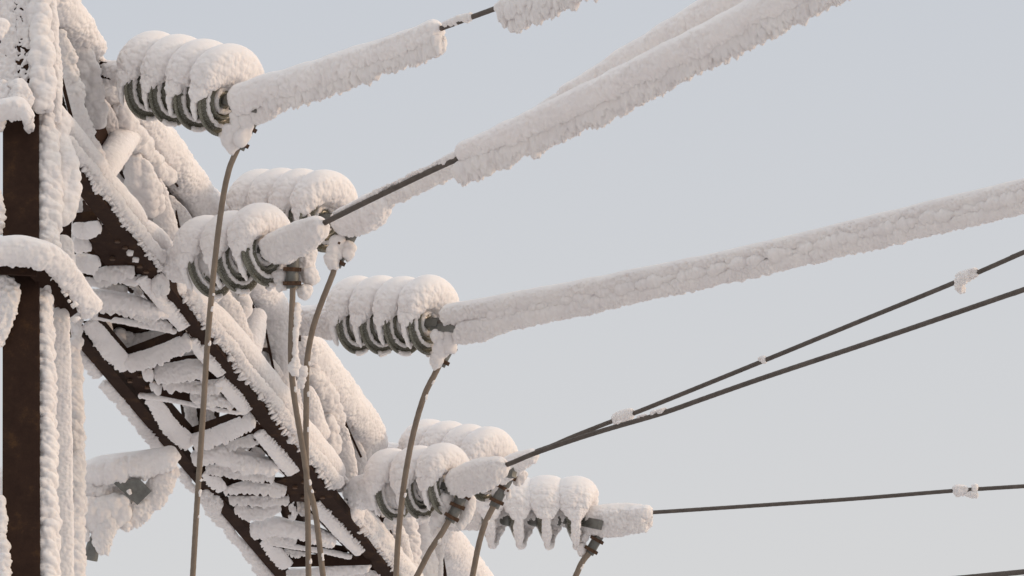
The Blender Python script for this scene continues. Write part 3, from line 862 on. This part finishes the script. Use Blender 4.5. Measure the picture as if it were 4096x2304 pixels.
def lobe(parent, c, ax, s, tk, phimax, wide=0.62, low=(0.009, -0.017)):
    ax = nrmz(ax)
    u = nrmz(ZUP - ax * np.dot(ZUP, ax)); w = np.cross(ax, u)
    nphi = int(2 * phimax * (R_D + tk) / DS)
    phi = np.linspace(-phimax, phimax, nphi)
    a = np.abs(phi)
    top = np.cos(np.clip(a, 0, math.pi / 2)) ** 0.8
    tops = np.cos(np.clip(a * 0.80, 0, math.pi / 2)) ** 0.8
    r_out = R_D + 0.007 + tk * 1.2 * top
    r_in = R_D * (0.90 - 0.56 * tops)
    axh = low[0] + (wide * s - low[0]) * tops ** 0.9
    end = np.sqrt(np.clip(1 - ((a - (phimax - 0.8)) / 0.8).clip(0, 1) ** 2, 1e-4, 1))
    rc = (r_out + r_in) / 2; ar = (r_out - r_in) / 2 * end; axh = axh * end
    nc = 110
    th = np.arange(nc) / nc * 2 * math.pi
    ct, st = np.cos(th), np.sin(th)
    sg = lambda v: np.sign(v) * np.abs(v) ** 0.92
    rad = rc[:, None] + ar[:, None] * sg(ct)[None]
    axi = low[1] + (-0.005 - low[1]) * tops[:, None] + axh[:, None] * sg(st)[None]
    dirv = u[None] * np.cos(phi)[:, None] + w[None] * np.sin(phi)[:, None]
    V = (c + dirv[:, None] * rad[..., None] + ax * axi[..., None]).reshape(-1, 3)
    N = grid_normals(V, nphi, nc)
    C = np.repeat(c + dirv * rc[:, None], nc, 0)
    flip = np.sum(N * (V - C)) < 0
    if flip:
        N = -N
    k = np.repeat(sstep(0.6, 1.5, a), nc)           # rough low down, smooth on top
    k = np.maximum(k, sstep(0.5, -0.1, N[:, 2]) * 0.6)
    W = V + rng.random() * 9
    h = 0.003 * perlin(W, 0.09, 1) + k * (0.010 * lumps(W, 0.024, 4) - 0.004 + 0.0055 * lumps(W, 0.011, 5) + 0.0018 * perlin(W, 0.006, 3)) + 0.0005 * perlin(W, 0.008, 3)
    fd = -ZUP
    wf = np.clip(N @ fd, 0, 1) * sstep(0.6, 1.4, np.repeat(a, nc))
    h = h * np.clip(np.repeat(axh, nc) / 0.022, 0.45, 1)
    D = V + N * h[:, None] + fd[None] * (0.012 * wf * np.clip(lumps(W, 0.016, 9), 0, 1))[:, None]
    Fq = grid_faces(nphi, nc)
    if not flip:
        Fq = Fq[:, ::-1]
    NV[0] += len(D)
    return child('snow_cap', D, Fq, M_SNOW, parent)

def rim_rime(parent, c, ax, r, x, rr, lo, hi, style='speck'):
    ax = nrmz(ax)
    u = nrmz(ZUP - ax * np.dot(ZUP, ax)); w = np.cross(ax, u)
    ph = np.linspace(lo, hi, 40)
    P = c + ax * x + (u[None] * np.cos(ph)[:, None] + w[None] * np.sin(ph)[:, None]) * r
    return roll('rime_crust', parent, P, rr, nrm=ax, style=style, mat=M_RIME, ds=0.0032)

GLASS_ME = None
def clamp_tail(parent, pts, depths, snow=True):
    """tail of the strain clamp: a bent galvanised shoe with rusty U-bolts that grips the jumper"""
    P = np.array([at(x, y, t) for (x, y), t in zip(pts, depths)])
    A = catmull(P); A, s = resample(A, 0.01)
    V, Fq, _ = strand_tube(P, 0.021, lobes=2, pitch=9, nc=16, amp=0.02)
    tail = child('clamp_tail', V, Fq, M_ZINC, parent)
    n = len(A)
    for f in (0.18, 0.52, 0.88):
        i = int(f * (n - 1))
        d = nrmz(A[min(i + 1, n - 1)] - A[max(i - 1, 0)])
        prof = [(-0.007, 0.018), (-0.007, 0.030), (0.007, 0.030), (0.007, 0.018)]
        V, Fq = lathe(prof, A[i], d, 14)
        side = nrmz(np.cross(d, VIEW))
        bx = [box_between(A[i] + side * q - VIEW * -0.0, A[i] + side * q + VIEW * 0.045, side, d, -0.004, 0.004, -0.004, 0.004) for q in (-0.022, 0.022)]
        bx.append(box_between(A[i] - side * 0.031 + VIEW * 0.024, A[i] + side * 0.031 + VIEW * 0.024, VIEW, d, -0.004, 0.004, -0.007, 0.007))
        V2, F2 = join([(V, Fq)] + bx)
        child('u_bolt', V2, F2, M_RUST, tail, smooth=False)
    return tail, A

STRINGS = {}
def insulator(key, label, start, discs, tstart, dstep, tk=0.04, phimax=2.15, neck_r=46, wide=0.62, low=(0.009, -0.017)):
    """start and disc centres as seen in the photograph, tstart = distance of the tower end, dstep = how much nearer each disc hangs"""
    n = len(discs)
    spx = math.hypot(discs[1][0] - discs[0][0], discs[1][1] - discs[0][1])
    d0px = math.hypot(discs[0][0] - start[0], discs[0][1] - start[1])
    t1 = tstart - dstep * d0px / spx
    ts = [t1 - dstep * k for k in range(n)]
    P0 = at(*start, tstart)
    C = np.array([at(x, y, t) for (x, y), t in zip(discs, ts)])
    ax = nrmz(C[-1] - C[0]); sp = np.linalg.norm(C[-1] - C[0]) / (n - 1)
    T = thing('insulator_string', label, 'insulator', P0, 'snow capped insulator strings along the cross arm')
    # tower-side shackle and link
    V, Fq = join([box_between(P0, C[0] - ax * 0.08, nrmz(np.cross(ax, ZUP)), ZUP, -0.008, 0.008, -0.022, 0.022), box_between(P0 - ax * 0.02, P0 + ax * 0.05, nrmz(np.cross(ax, ZUP)), ZUP, -0.03, 0.03, -0.030, 0.030)])
    lk = child('link_plate', V, Fq, M_STEEL, T, smooth=False)
    nr = neck_r * tstart / F_PX
    pp = [P0 + (C[0] - P0) * f + ZUP * 0.012 for f in (0.0, 0.35, 0.7, 1.0)]
    roll('snow_cap', lk, pp, [nr * 0.85, nr, nr * 1.1, nr * 1.25], style='rough', fdir=-ZUP, famp=0.008)
    for k in range(n):
        V, Fq = lathe(DISC_PROFILE, C[k], ax, 64)
        dk = child('glass_disc', V, Fq, M_GLASS, T)
        V, Fq = lathe(CAP_PROFILE, C[k], ax, 24)
        child('metal_cap', V, Fq, M_ZINC, dk)
        lobe(dk, C[k], ax, sp, tk * (0.9 + 0.2 * rng.random()), phimax + 0.25 * (rng.random() - 0.5), wide, low)
        rim_rime(dk, C[k], ax, 0.086, 0.014, 0.0048, 0.3, 2 * math.pi - 0.3, 'thin')
        a_ = 3.05 + 0.5 * rng.random()
        rim_rime(dk, C[k], ax, R_D - 0.006, 0.012, 0.0060, a_, a_ + 0.55, 'thin')
        if k < n - 1:
            roll('rime_crust', dk, [C[k] + ax * 0.01 + ZUP * 0.012, C[k] + ax * sp * 0.5 + ZUP * 0.016, C[k] + ax * (sp - 0.02) + ZUP * 0.012], [0.040, 0.048, 0.044], style='rough', mat=M_RIME)
        rim_rime(dk, C[k], ax, 0.040, 0.004, 0.008, 0.0, 2 * math.pi, 'thin')
    V, Fq = lathe([(0.0, 0.001), (0.0, 0.020), (0.05, 0.018), (0.10, 0.018), (0.10, 0.001)], C[-1], ax, 16)
    child('pin', V, Fq, M_ZINC, T)
    STRINGS[key] = (T, C, ax, ts, sp)
    return T, C, ax, ts

i1 = insulator('1', 'topmost insulator string, its four green glass discs seen open beside the tower head', (425, 290), [(601, 335), (699, 356), (797, 377), (895, 398)], depth(C_X(230), 230, 'F') - 0.03, 0.073, 0.044, 2.55, 50)
i2b = insulator('2b', 'snow buried insulator string behind another below the uppermost one, only its smooth top showing', (860, 862), [(1040, 868), (1122, 868), (1206, 869), (1296, 872)], depth(C_X(860), 860, 'F') - 0.03, 0.078, 0.040, 2.0, 46)
i2f = insulator('2f', 'short insulator string crossed by the longest hanging jumper wire, on the lower chord', (690, 1060), [(836, 1056), (944, 1036), (1052, 1008)], depth(640, 1120, 'F') - 0.06, 0.066, 0.036, 2.75, 74)
i3 = insulator('3', 'insulator string in the middle leading to the long level snow sleeve', (1170, 1286), [(1425, 1288), (1519, 1290), (1613, 1291), (1712, 1290)], depth(C_X(1280), 1280, 'F') - 0.03, 0.072, 0.040, 2.7, 58)
i4b = insulator('4b', 'snow buried insulator string behind the lower pair, feeding the upper of two bare wires', (1540, 1822), [(1705, 1850), (1785, 1862), (1865, 1874), (1945, 1886)], depth(C_X(1820), 1820, 'F') - 0.03, 0.078, 0.042, 2.0, 46)
i4f = insulator('4f', 'short insulator string in front of the lower pair, feeding the lower of two bare wires', (1420, 1980), [(1570, 1962), (1674, 1956), (1778, 1944)], depth(1370, 1990, 'F') - 0.06, 0.066, 0.036, 2.75, 68)
i5 = insulator('5', 'farthest insulator string, its narrow discs seen edge on like four hanging teeth', (1790, 2072), [(1962, 2064), (2076, 2066), (2186, 2067), (2302, 2069)], depth(C_X(2070), 2070, 'F') - 0.03, 0.012, 0.040, 3.05, 50, 0.80, (0.017, 0.010))

# ================================================================== conductors
def wire_path(px, t0, slope):
    """px: points seen in the photo; the wire comes nearer by slope metres per metre across"""
    out, t = [], t0
    for k, (x, y) in enumerate(px):
        if k:
            t = t - slope * (x - px[k - 1][0]) * t / F_PX
        out.append((x, y, t))
    return out

def sub_path(path, x0, x1, n=9):
    X = [p[0] for p in path]; Y = [p[1] for p in path]; T = [p[2] for p in path]
    A = catmull(np.array(path), 16)
    xs = np.linspace(x0, x1, n)
    return [(x, float(np.interp(x, A[:, 0], A[:, 1])), float(np.interp(x, A[:, 0], A[:, 2]))) for x in xs]

def conductor(label, path, r_px=10):
    P = [at(*p) for p in path]
    d = nrmz(P[-1] - P[-2])
    P.append(P[-1] + d * 2.5)
    T = thing('conductor', label, 'power line', P[0], 'conductors running off to the upper right')
    V, Fq, _ = strand_tube(P, r_px * path[0][2] / F_PX, ds=0.008)
    w = child('wire', V, Fq, M_WIRE, T)
    return T, w

def sleeve(w, path, x0, x1, r, dy=0.0, style='rough', flat=1.0, n=10, name='snow_sleeve', famp=0.012, off=0.0, ds=DS, cap0=True, cap1=True, fdir=-ZUP):
    q = sub_path(path, x0, x1, n)
    rr = np.interp(np.linspace(0, 1, n), np.linspace(0, 1, len(r)), r) if hasattr(r, '__len__') else np.full(n, r)
    P = [at(x, y + dy, t - off) for x, y, t in q]
    R = np.array([a * t / F_PX for a, (_, _, t) in zip(rr, q)])
    return roll(name, w, P, R * (flat if flat < 1 else 1), R / (flat if flat > 1 else 1), nrm=ZUP, style=style, fdir=fdir, famp=famp, ds=ds, cap0=cap0, cap1=cap1,
                mat=M_SNOW if style == 'smooth' else M_RIME)

# 1
t = i1[3][-1] - 0.06
p1 = wire_path([(925, 405), (1080, 352), (1193, 317), (1487, 218), (1720, 130), (2015, 22), (2330, -90)], t, 0.8)
T1, w1 = conductor('topmost conductor, snow sleeve ending and dark wire showing near the top edge', p1, 10)
sleeve(w1, p1, 955, 1745, [56, 56, 52, 50, 46, 44, 42], dy=-4, style='smooth', n=12, famp=0.012)
sleeve(w1, p1, 1070, 1760, [16, 26, 28, 28, 26, 28, 26], dy=44, style='rough', name='rime_curtain', n=12, famp=0.028)
sleeve(w1, p1, 1000, 1120, [30, 36, 26], dy=72, style='rough', name='rime_curtain', n=5, famp=0.012, off=-0.03)
sleeve(w1, p1, 1780, 1885, [8, 10, 6], dy=-13, style='rough', name='snow_clump', n=6, famp=0.004)
sleeve(w1, p1, 2010, 2400, [34, 38, 36], dy=8, style='rough', n=8, famp=0.030)
sleeve(w1, p1, 2040, 2300, [16, 30, 20], dy=44, style='rough', name='rime_curtain', n=6, famp=0.034)

# 2 front
t = i2f[3][-1] - 0.05
p2 = wire_path([(1090, 985), (1200, 942), (1320, 880), (1580, 752), (1838, 632), (2100, 528), (2366, 405), (2683, 244), (2953, 106), (3320, -85), (3700, -290)], t, 0.8)
T2, w2 = conductor('conductor with the thickest snow sleeve, bare and dark before the sleeve begins', p2, 11)
sleeve(w2, p2, 1080, 1280, [54, 64, 62, 44], dy=4, style='rough', n=7, famp=0.012, off=0.0)
sleeve(w2, p2, 1850, 3700, [40, 54, 58, 60, 62, 62, 64, 66, 68, 70], dy=-20, style='smooth', n=22, famp=0.006)
sleeve(w2, p2, 1835, 3700, [32, 32, 32, 32, 33, 33, 34, 34, 35, 35], dy=44, style='rough', name='rime_curtain', n=22, famp=0.026, off=-0.004)
sleeve(w2, p2, 1340, 1830, [7, 9, 9, 16], dy=-17, style='rough', name='snow_clump', n=9, famp=0.0, off=-0.01)

# 2 back
t = i2b[3][-1] - 0.05
p2b = wire_path([(1340, 885), (1450, 850), (1580, 772), (1840, 640), (2180, 432), (2300, 358), (2500, 236), (2700, 116), (2960, -40)], t, 0.8)
T2b, w2b = conductor('conductor partly hidden behind the thickest snow sleeve at the top', p2b, 10)
sleeve(w2b, p2b, 1360, 1545, [50, 62, 64, 42], dy=2, style='smooth', n=7, famp=0.010)
sleeve(w2b, p2b, 1500, 2240, [26, 30, 30, 30, 34], dy=8, style='rough', n=10, famp=0.004)
sleeve(w2b, p2b, 2270, 3000, [48, 56, 58, 60], dy=10, style='smooth', n=10, famp=0.010)

# 3
t = i3[3][-1] - 0.06
p3 = wire_path([(1745, 1292), (1931, 1262), (2263, 1198), (2704, 1103), (2948, 1052), (3625, 890), (4059, 788), (4300, 730)], t, 0.8)
T3, w3 = conductor('long nearly level conductor in one unbroken snow sleeve reaching the right edge', p3, 10)
sleeve(w3, p3, 1790, 4300, [42, 44, 38, 33, 33, 34, 36, 38, 40], dy=-28, style='fine', n=26, famp=0.002)
sleeve(w3, p3, 1850, 4300, [36, 34, 29, 27, 28, 30, 31, 33], dy=35, style='fine', name='rime_curtain', n=26, famp=0.008, off=0.0)
sleeve(w3, p3, 1960, 4300, [5, 8, 10, 10, 11, 12, 12], dy=6, style='crumble', name='rime_lumps', n=40, famp=0.0, off=0.020)
sleeve(w3, p3, 1830, 2010, [26, 34, 22], dy=55, style='rough', name='rime_curtain', n=6, famp=0.008)

# 4 back (upper bare wire)
t = i4b[3][-1] - 0.05
p4b = wire_path([(1990, 1890), (2060, 1848), (2137, 1809), (2210, 1782), (2293, 1746), (2448, 1685), (2536, 1653), (2686, 1593), (3060, 1441), (3420, 1293), (3816, 1131), (4096, 1009), (4250, 945)], t, 0.6)
T4b, w4b = conductor('upper of the two bare dark wires rising to the right, carrying three snow clumps', p4b, 8.8)
sleeve(w4b, p4b, 1995, 2135, [44, 40, 22], dy=4, style='smooth', n=6, famp=0.008)
sleeve(w4b, p4b, 2464, 2525, [17, 21, 18], dy=-13, style='rough', name='snow_clump', n=4, famp=0.014)
sleeve(w4b, p4b, 3044, 3060, [10, 12, 9], dy=-12, style='rough', name='snow_clump', n=3, famp=0.004)
sleeve(w4b, p4b, 3840, 3902, [18, 15, 16], dy=-13, style='rough', name='snow_clump', n=4, famp=0.008)
q = sub_path(p4b, 3834, 3846, 3)[1]
roll('snow_clump', w4b, [at(q[0] - 8, q[1] - 6, q[2]), at(q[0] - 2, q[1] + 20, q[2]), at(q[0] + 6, q[1] + 46, q[2])], np.array([15, 13, 6]) * q[2] / F_PX, nrm=VIEW, style='rough', mat=M_RIME)

# 4 front (lower bare wire)
t = i4f[3][-1] - 0.05
p4f = wire_path([(1800, 1935), (1900, 1905), (2030, 1858), (2137, 1814), (2283, 1763), (2429, 1717), (2623, 1661), (2711, 1632), (2800, 1600), (3060, 1509), (3492, 1365), (4096, 1158), (4250, 1103)], t, 0.6)
T4f, w4f = conductor('lower of the two bare dark wires rising to the right, slightly kinked near its start', p4f, 9.6)
sleeve(w4f, p4f, 1815, 2005, [46, 58, 56, 40], dy=-4, style='rough', n=7, famp=0.012)
for x in (2470, 2555, 2610, 2640):
    sleeve(w4f, p4f, x, x + 14 + rng.random() * 16, [5, 6, 4], dy=-14, style='rough', name='snow_clump', n=3, famp=0.0)

# 5
t = i5[3][-1] - 0.01
p5 = wire_path([(2330, 2070), (2450, 2062), (2605, 2050), (2700, 2044), (3060, 2020), (3420, 1995), (3816, 1963), (4096, 1945), (4250, 1936)], t, 0.27)
T5, w5 = conductor('lowest long bare wire, almost level, leaving the farthest insulator string', p5, 7.8)
sleeve(w5, p5, 2345, 2580, [52, 62, 58, 48], dy=14, style='rough', n=8, famp=0.008)
sleeve(w5, p5, 2530, 2595, [30, 30, 28], dy=-6, style='smooth', n=4, famp=0.004, off=0.03)
sleeve(w5, p5, 3820, 3868, [15, 18, 10], dy=-6, style='rough', name='snow_clump', n=4, famp=0.012)
sleeve(w5, p5, 3850, 3900, [8, 13, 15], dy=18, style='rough', name='snow_clump', n=4, famp=0.0)
sleeve(w5, p5, 3896, 3906, [10, 11], dy=-10, style='rough', name='snow_clump', n=3, famp=0.0)

# corner
p6 = wire_path([(3500, 2345), (3905, 2306), (4100, 2287), (4300, 2268)], 15.2, 0.3)
P6 = [at(*p) for p in p6]
T6 = thing('conductor', 'short length of dark wire cutting the bottom right corner', 'power line', P6[0], 'conductors running off to the upper right')
V, Fq, _ = strand_tube(P6, 0.0095, ds=0.008)
child('wire', V, Fq, M_WIRE, T6)

# ================================================================== strain clamps and jumpers
def jumper(label, px, t0, back=0.10, r_px=11.5):
    n = len(px)
    y0, y1 = px[0][1], px[-1][1]
    P = [at(x, y, t0 + back * (y - y0) / 1000.0) for x, y in px]
    d = nrmz(P[-1] - P[-2])
    P.append(P[-1] + d * 0.35); P.append(P[-1] + nrmz(d + np.array([-0.15, 0.35, 0])) * 0.35)
    T = thing('jumper_wire', label, 'jumper wire', P[0], 'jumper wires hanging under the strings')
    V, Fq, A = strand_tube(P, r_px * t0 / F_PX, ds=0.006)
    w = child('wire', V, Fq, M_JUMP, T)
    X = [p[0] for p in px]; Y = [p[1] for p in px]
    for _ in range(max(1, int((y1 - y0) / 260))):
        yy = rng.uniform(y0 + 30, y1 - 40) if y1 - y0 > 90 else y0 + 30
        tt = t0 + back * (yy - y0) / 1000.0
        a_, b_ = yy, yy + rng.uniform(8, 30)
        q_ = [at(float(np.interp(v, Y, X)) + 8, v, tt - 0.004) for v in (a_, (a_ + b_) / 2, b_)]
        roll('frost_tuft', w, q_, np.array([2.5, 4.0, 2.5]) * t0 / F_PX, style='thin', mat=M_RIME, ds=0.003)
    return T, w

def dress_clamp(key, body, tail, t, snow):
    T = STRINGS[key][0]
    b0, b1 = at(*body[0], t), at(*body[1], t - 0.08)
    d = nrmz(b1 - b0); side = nrmz(np.cross(d, ZUP)); up = np.cross(side, d)
    V, Fq = join([box_between(b0, b1, side, up, -0.013, 0.013, -0.030, 0.010), box_between(b0 - d * 0.03, b0 + d * 0.03, side, up, -0.018, 0.018, -0.014, 0.014)])
    cb = child('strain_clamp', V, Fq, M_ZINC, T, smooth=False)
    tl, A = clamp_tail(T, tail, [t] * len(tail))
    for pts, r, off, style in snow:
        droll('rime_crust', tl, pts, r, [t - off] * len(pts), style=style, mat=M_RIME, px_fringe=(0, 1), famp=0.008, flat=0.8)

tc = i1[3][-1] - 0.045
dress_clamp('1', [(935, 408), (1040, 420)], [(1015, 430), (1008, 480), (975, 545), (952, 595)], tc,
            [([(945, 460), (965, 500), (940, 545)], [26, 30, 22], 0.03, 'lump'), ([(925, 520), (915, 560), (935, 590)], [24, 24, 14], 0.03, 'lump'), ([(985, 470), (985, 520), (955, 560)], [16, 20, 18], 0.055, 'lump')])
jumper('longest jumper wire, hanging straight from the topmost string down the whole picture', [(952, 592), (934, 632), (917, 676), (894, 780), (866, 986), (835, 1304), (811, 1670), (787, 2035), (771, 2304)], tc - 0.02)

tc = i2f[3][-1] - 0.045
dress_clamp('2f', [(1065, 1000), (1180, 985)], [(1172, 1000), (1172, 1050), (1170, 1100), (1170, 1155)], tc,
            [([(1225, 985), (1225, 1050), (1215, 1110)], [34, 34, 24], -0.05, 'rough'), ([(1240, 1085), (1250, 1115)], [28, 24], -0.03, 'smooth'), ([(1215, 1150), (1222, 1175)], [26, 20], -0.02, 'smooth'), ([(1120, 1090), (1130, 1140)], [22, 16], -0.03, 'rough')])
J2 = jumper('jumper wire with a long strip of rime down its right side, crossing its neighbour', [(1171, 1150), (1170, 1190), (1166, 1286), (1163, 1420), (1170, 1530), (1183, 1630), (1212, 1800), (1232, 1930), (1262, 2055), (1292, 2304)], tc - 0.02)
droll('rime_strip', J2[1], [(1186, 1215), (1184, 1300), (1182, 1380), (1180, 1490)], [9, 12, 12, 11], [tc - 0.0] * 4, style='rough', mat=M_RIME)

tc = i2b[3][-1] - 0.045
dress_clamp('2b', [(1310, 876), (1425, 885)], [(1420, 905), (1400, 950), (1372, 1000), (1340, 1065)], tc,
            [([(1350, 960), (1345, 1010)], [30, 26], 0.02, 'lump'), ([(1322, 1020), (1330, 1060)], [28, 20], 0.03, 'smooth'), ([(1400, 985), (1385, 1015)], [20, 16], 0.03, 'lump')])
J2b = jumper('jumper wire with a small rime tuft halfway, bending down from the clamp behind', [(1338, 1070), (1328, 1105), (1281, 1224), (1248, 1328), (1228, 1450), (1225, 1597), (1224, 1774), (1227, 1930), (1232, 2117), (1234, 2304)], tc - 0.02)
droll('rime_strip', J2b[1], [(1212, 1475), (1206, 1520), (1204, 1550)], [13, 11, 7], [tc] * 3, style='fringe', mat=M_RIME)

tc = i3[3][-1] - 0.045
dress_clamp('3', [(1735, 1295), (1835, 1300)], [(1830, 1318), (1815, 1360), (1785, 1410), (1758, 1462)], tc,
            [([(1755, 1330), (1765, 1380), (1748, 1440)], [26, 30, 20], 0.03, 'lump'), ([(1800, 1330), (1800, 1390)], [18, 18], 0.05, 'lump'), ([(1735, 1430), (1745, 1460)], [20, 12], 0.03, 'lump')])
jumper('bowed jumper wire dropping from the clamp of the middle string', [(1758, 1458), (1740, 1495), (1698, 1581), (1654, 1731), (1617, 1930), (1593, 2149), (1584, 2304)], tc - 0.02)

tc = i4f[3][-1] - 0.045
dress_clamp('4f', [(1790, 1945), (1880, 1935)], [(1865, 1962), (1840, 2000), (1822, 2040), (1797, 2085)], tc,
            [([(1880, 1990), (1868, 2050), (1840, 2100)], [26, 26, 14], -0.04, 'smooth'), ([(1785, 1985), (1775, 2030), (1755, 2080)], [24, 26, 22], -0.02, 'lump'), ([(1740, 2090), (1745, 2125)], [24, 16], -0.04, 'rough')])
jumper('jumper wire leaning far left out of the rusty clamp of the short lower string', [(1797, 2080), (1764, 2137), (1719, 2205), (1672, 2296)], tc - 0.02)

tc = i4b[3][-1] - 0.045
dress_clamp('4b', [(1965, 1888), (2060, 1880)], [(2045, 1880), (2030, 1920), (2005, 1965), (1974, 2030)], tc,
            [([(2085, 1890), (2070, 1930)], [28, 22], -0.04, 'smooth'), ([(1985, 1935), (2000, 1975)], [24, 24], -0.02, 'lump'), ([(2030, 1960), (2036, 1985)], [14, 12], 0.02, 'smooth')])
jumper('jumper wire hanging just left of the edge on string, from the buried lower string', [(1974, 2024), (1938, 2100), (1914, 2183), (1890, 2304)], tc - 0.02)

tc = i5[3][-1] - 0.04
dress_clamp('5', [(2330, 2078), (2405, 2090)], [(2415, 2100), (2400, 2135), (2378, 2175), (2355, 2215)], tc,
            [([(2350, 2130), (2335, 2160)], [16, 14], 0.01, 'speck'), ([(2325, 2180), (2330, 2210)], [12, 8], 0.0, 'lump')])
jumper('shortest jumper wire, dropping from the rusty clamp of the farthest string', [(2357, 2212), (2327, 2251), (2300, 2310)], tc - 0.02)

# ================================================================== clamp of the line on the far side (lower left)
TL = 15.9
FC = thing('insulator_clamp', 'snow hung clamp with a bare grey plate, behind the tower at lower left', 'clamp', at(560, 1960, TL))
Pq = [at(x, y, TL - 0.03) for x, y in ((450, 1930), (556, 1915), (606, 1965), (549, 2020))]
Pq = np.array(Pq)
V = np.vstack([Pq, Pq + FWD * 0.02])
body = child('clamp_plate', V, BOXF, M_ZINC, FC, smooth=False)
V, Fq, _ = strand_tube([at(-150, 1925, TL + .3), at(200, 1905, TL + 0.1), at(400, 1880, TL), at(560, 1858, TL)], 0.016, ds=0.01)
wr = child('wire', V, Fq, M_WIRE, FC)
droll('snow_cap', wr, [(-160, 1925), (100, 1915), (300, 1905), (420, 1870), (520, 1856), (610, 1842), (690, 1812)], [50, 50, 48, 50, 48, 46, 34], [TL + .3, TL + .12, TL + .06, TL, TL, TL, TL - .02], style='smooth', px_fringe=(0, 1), famp=0.016)
droll('rime_curtain', wr, [(330, 1950), (380, 1960), (420, 1950), (450, 1925)], [34, 34, 26, 14], [TL + .02] * 4, style='rough', mat=M_RIME, px_fringe=(0, 1), famp=0.012)
droll('rime_curtain', wr, [(682, 1872), (645, 1925), (605, 1982), (540, 2035), (475, 2078)], [36, 46, 46, 42, 24], [TL + .03] * 5, style='rough', mat=M_RIME, px_fringe=(0.3, 1), famp=0.014, flat=0.6)
droll('rime_curtain', wr, [(400, 1950), (450, 1955), (490, 1985), (550, 2045)], [36, 40, 44, 44], [TL + .07] * 4, style='rough', mat=M_RIME, px_fringe=(0.3, 1), famp=0.014, flat=0.6)
droll('rime_curtain', wr, [(505, 2090), (504, 2120)], [12, 6], [TL] * 2, style='rough', mat=M_RIME)
droll('rime_tuft', body, [(515, 1962), (522, 1975)], [8, 6], [TL - .04] * 2, style='thin', mat=M_RIME)
tl = child('clamp_tail', *strand_tube([at(520, 2000, TL + .02), at(440, 2080, TL + .02), at(380, 2170, TL + .02), at(362, 2240, TL + .02)], 0.026, lobes=2, pitch=9, nc=16, amp=0.02)[:2], M_ZINC, FC)
droll('rime_crust', tl, [(500, 2030), (430, 2040), (370, 2050), (320, 2040)], [38, 56, 58, 50], [TL - .01] * 4, style='lump', mat=M_RIME, px_fringe=(0, 1), famp=0.012, flat=0.7)
droll('rime_crust', tl, [(430, 2080), (410, 2140), (408, 2195)], [44, 38, 26], [TL - .02] * 3, style='rough', mat=M_RIME, px_fringe=(0.4, 1), famp=0.014, flat=0.7)
droll('rime_crust', tl, [(335, 2120), (345, 2160)], [22, 14], [TL - .02] * 2, style='speck', mat=M_RIME)

print('VERTS', NV[0])
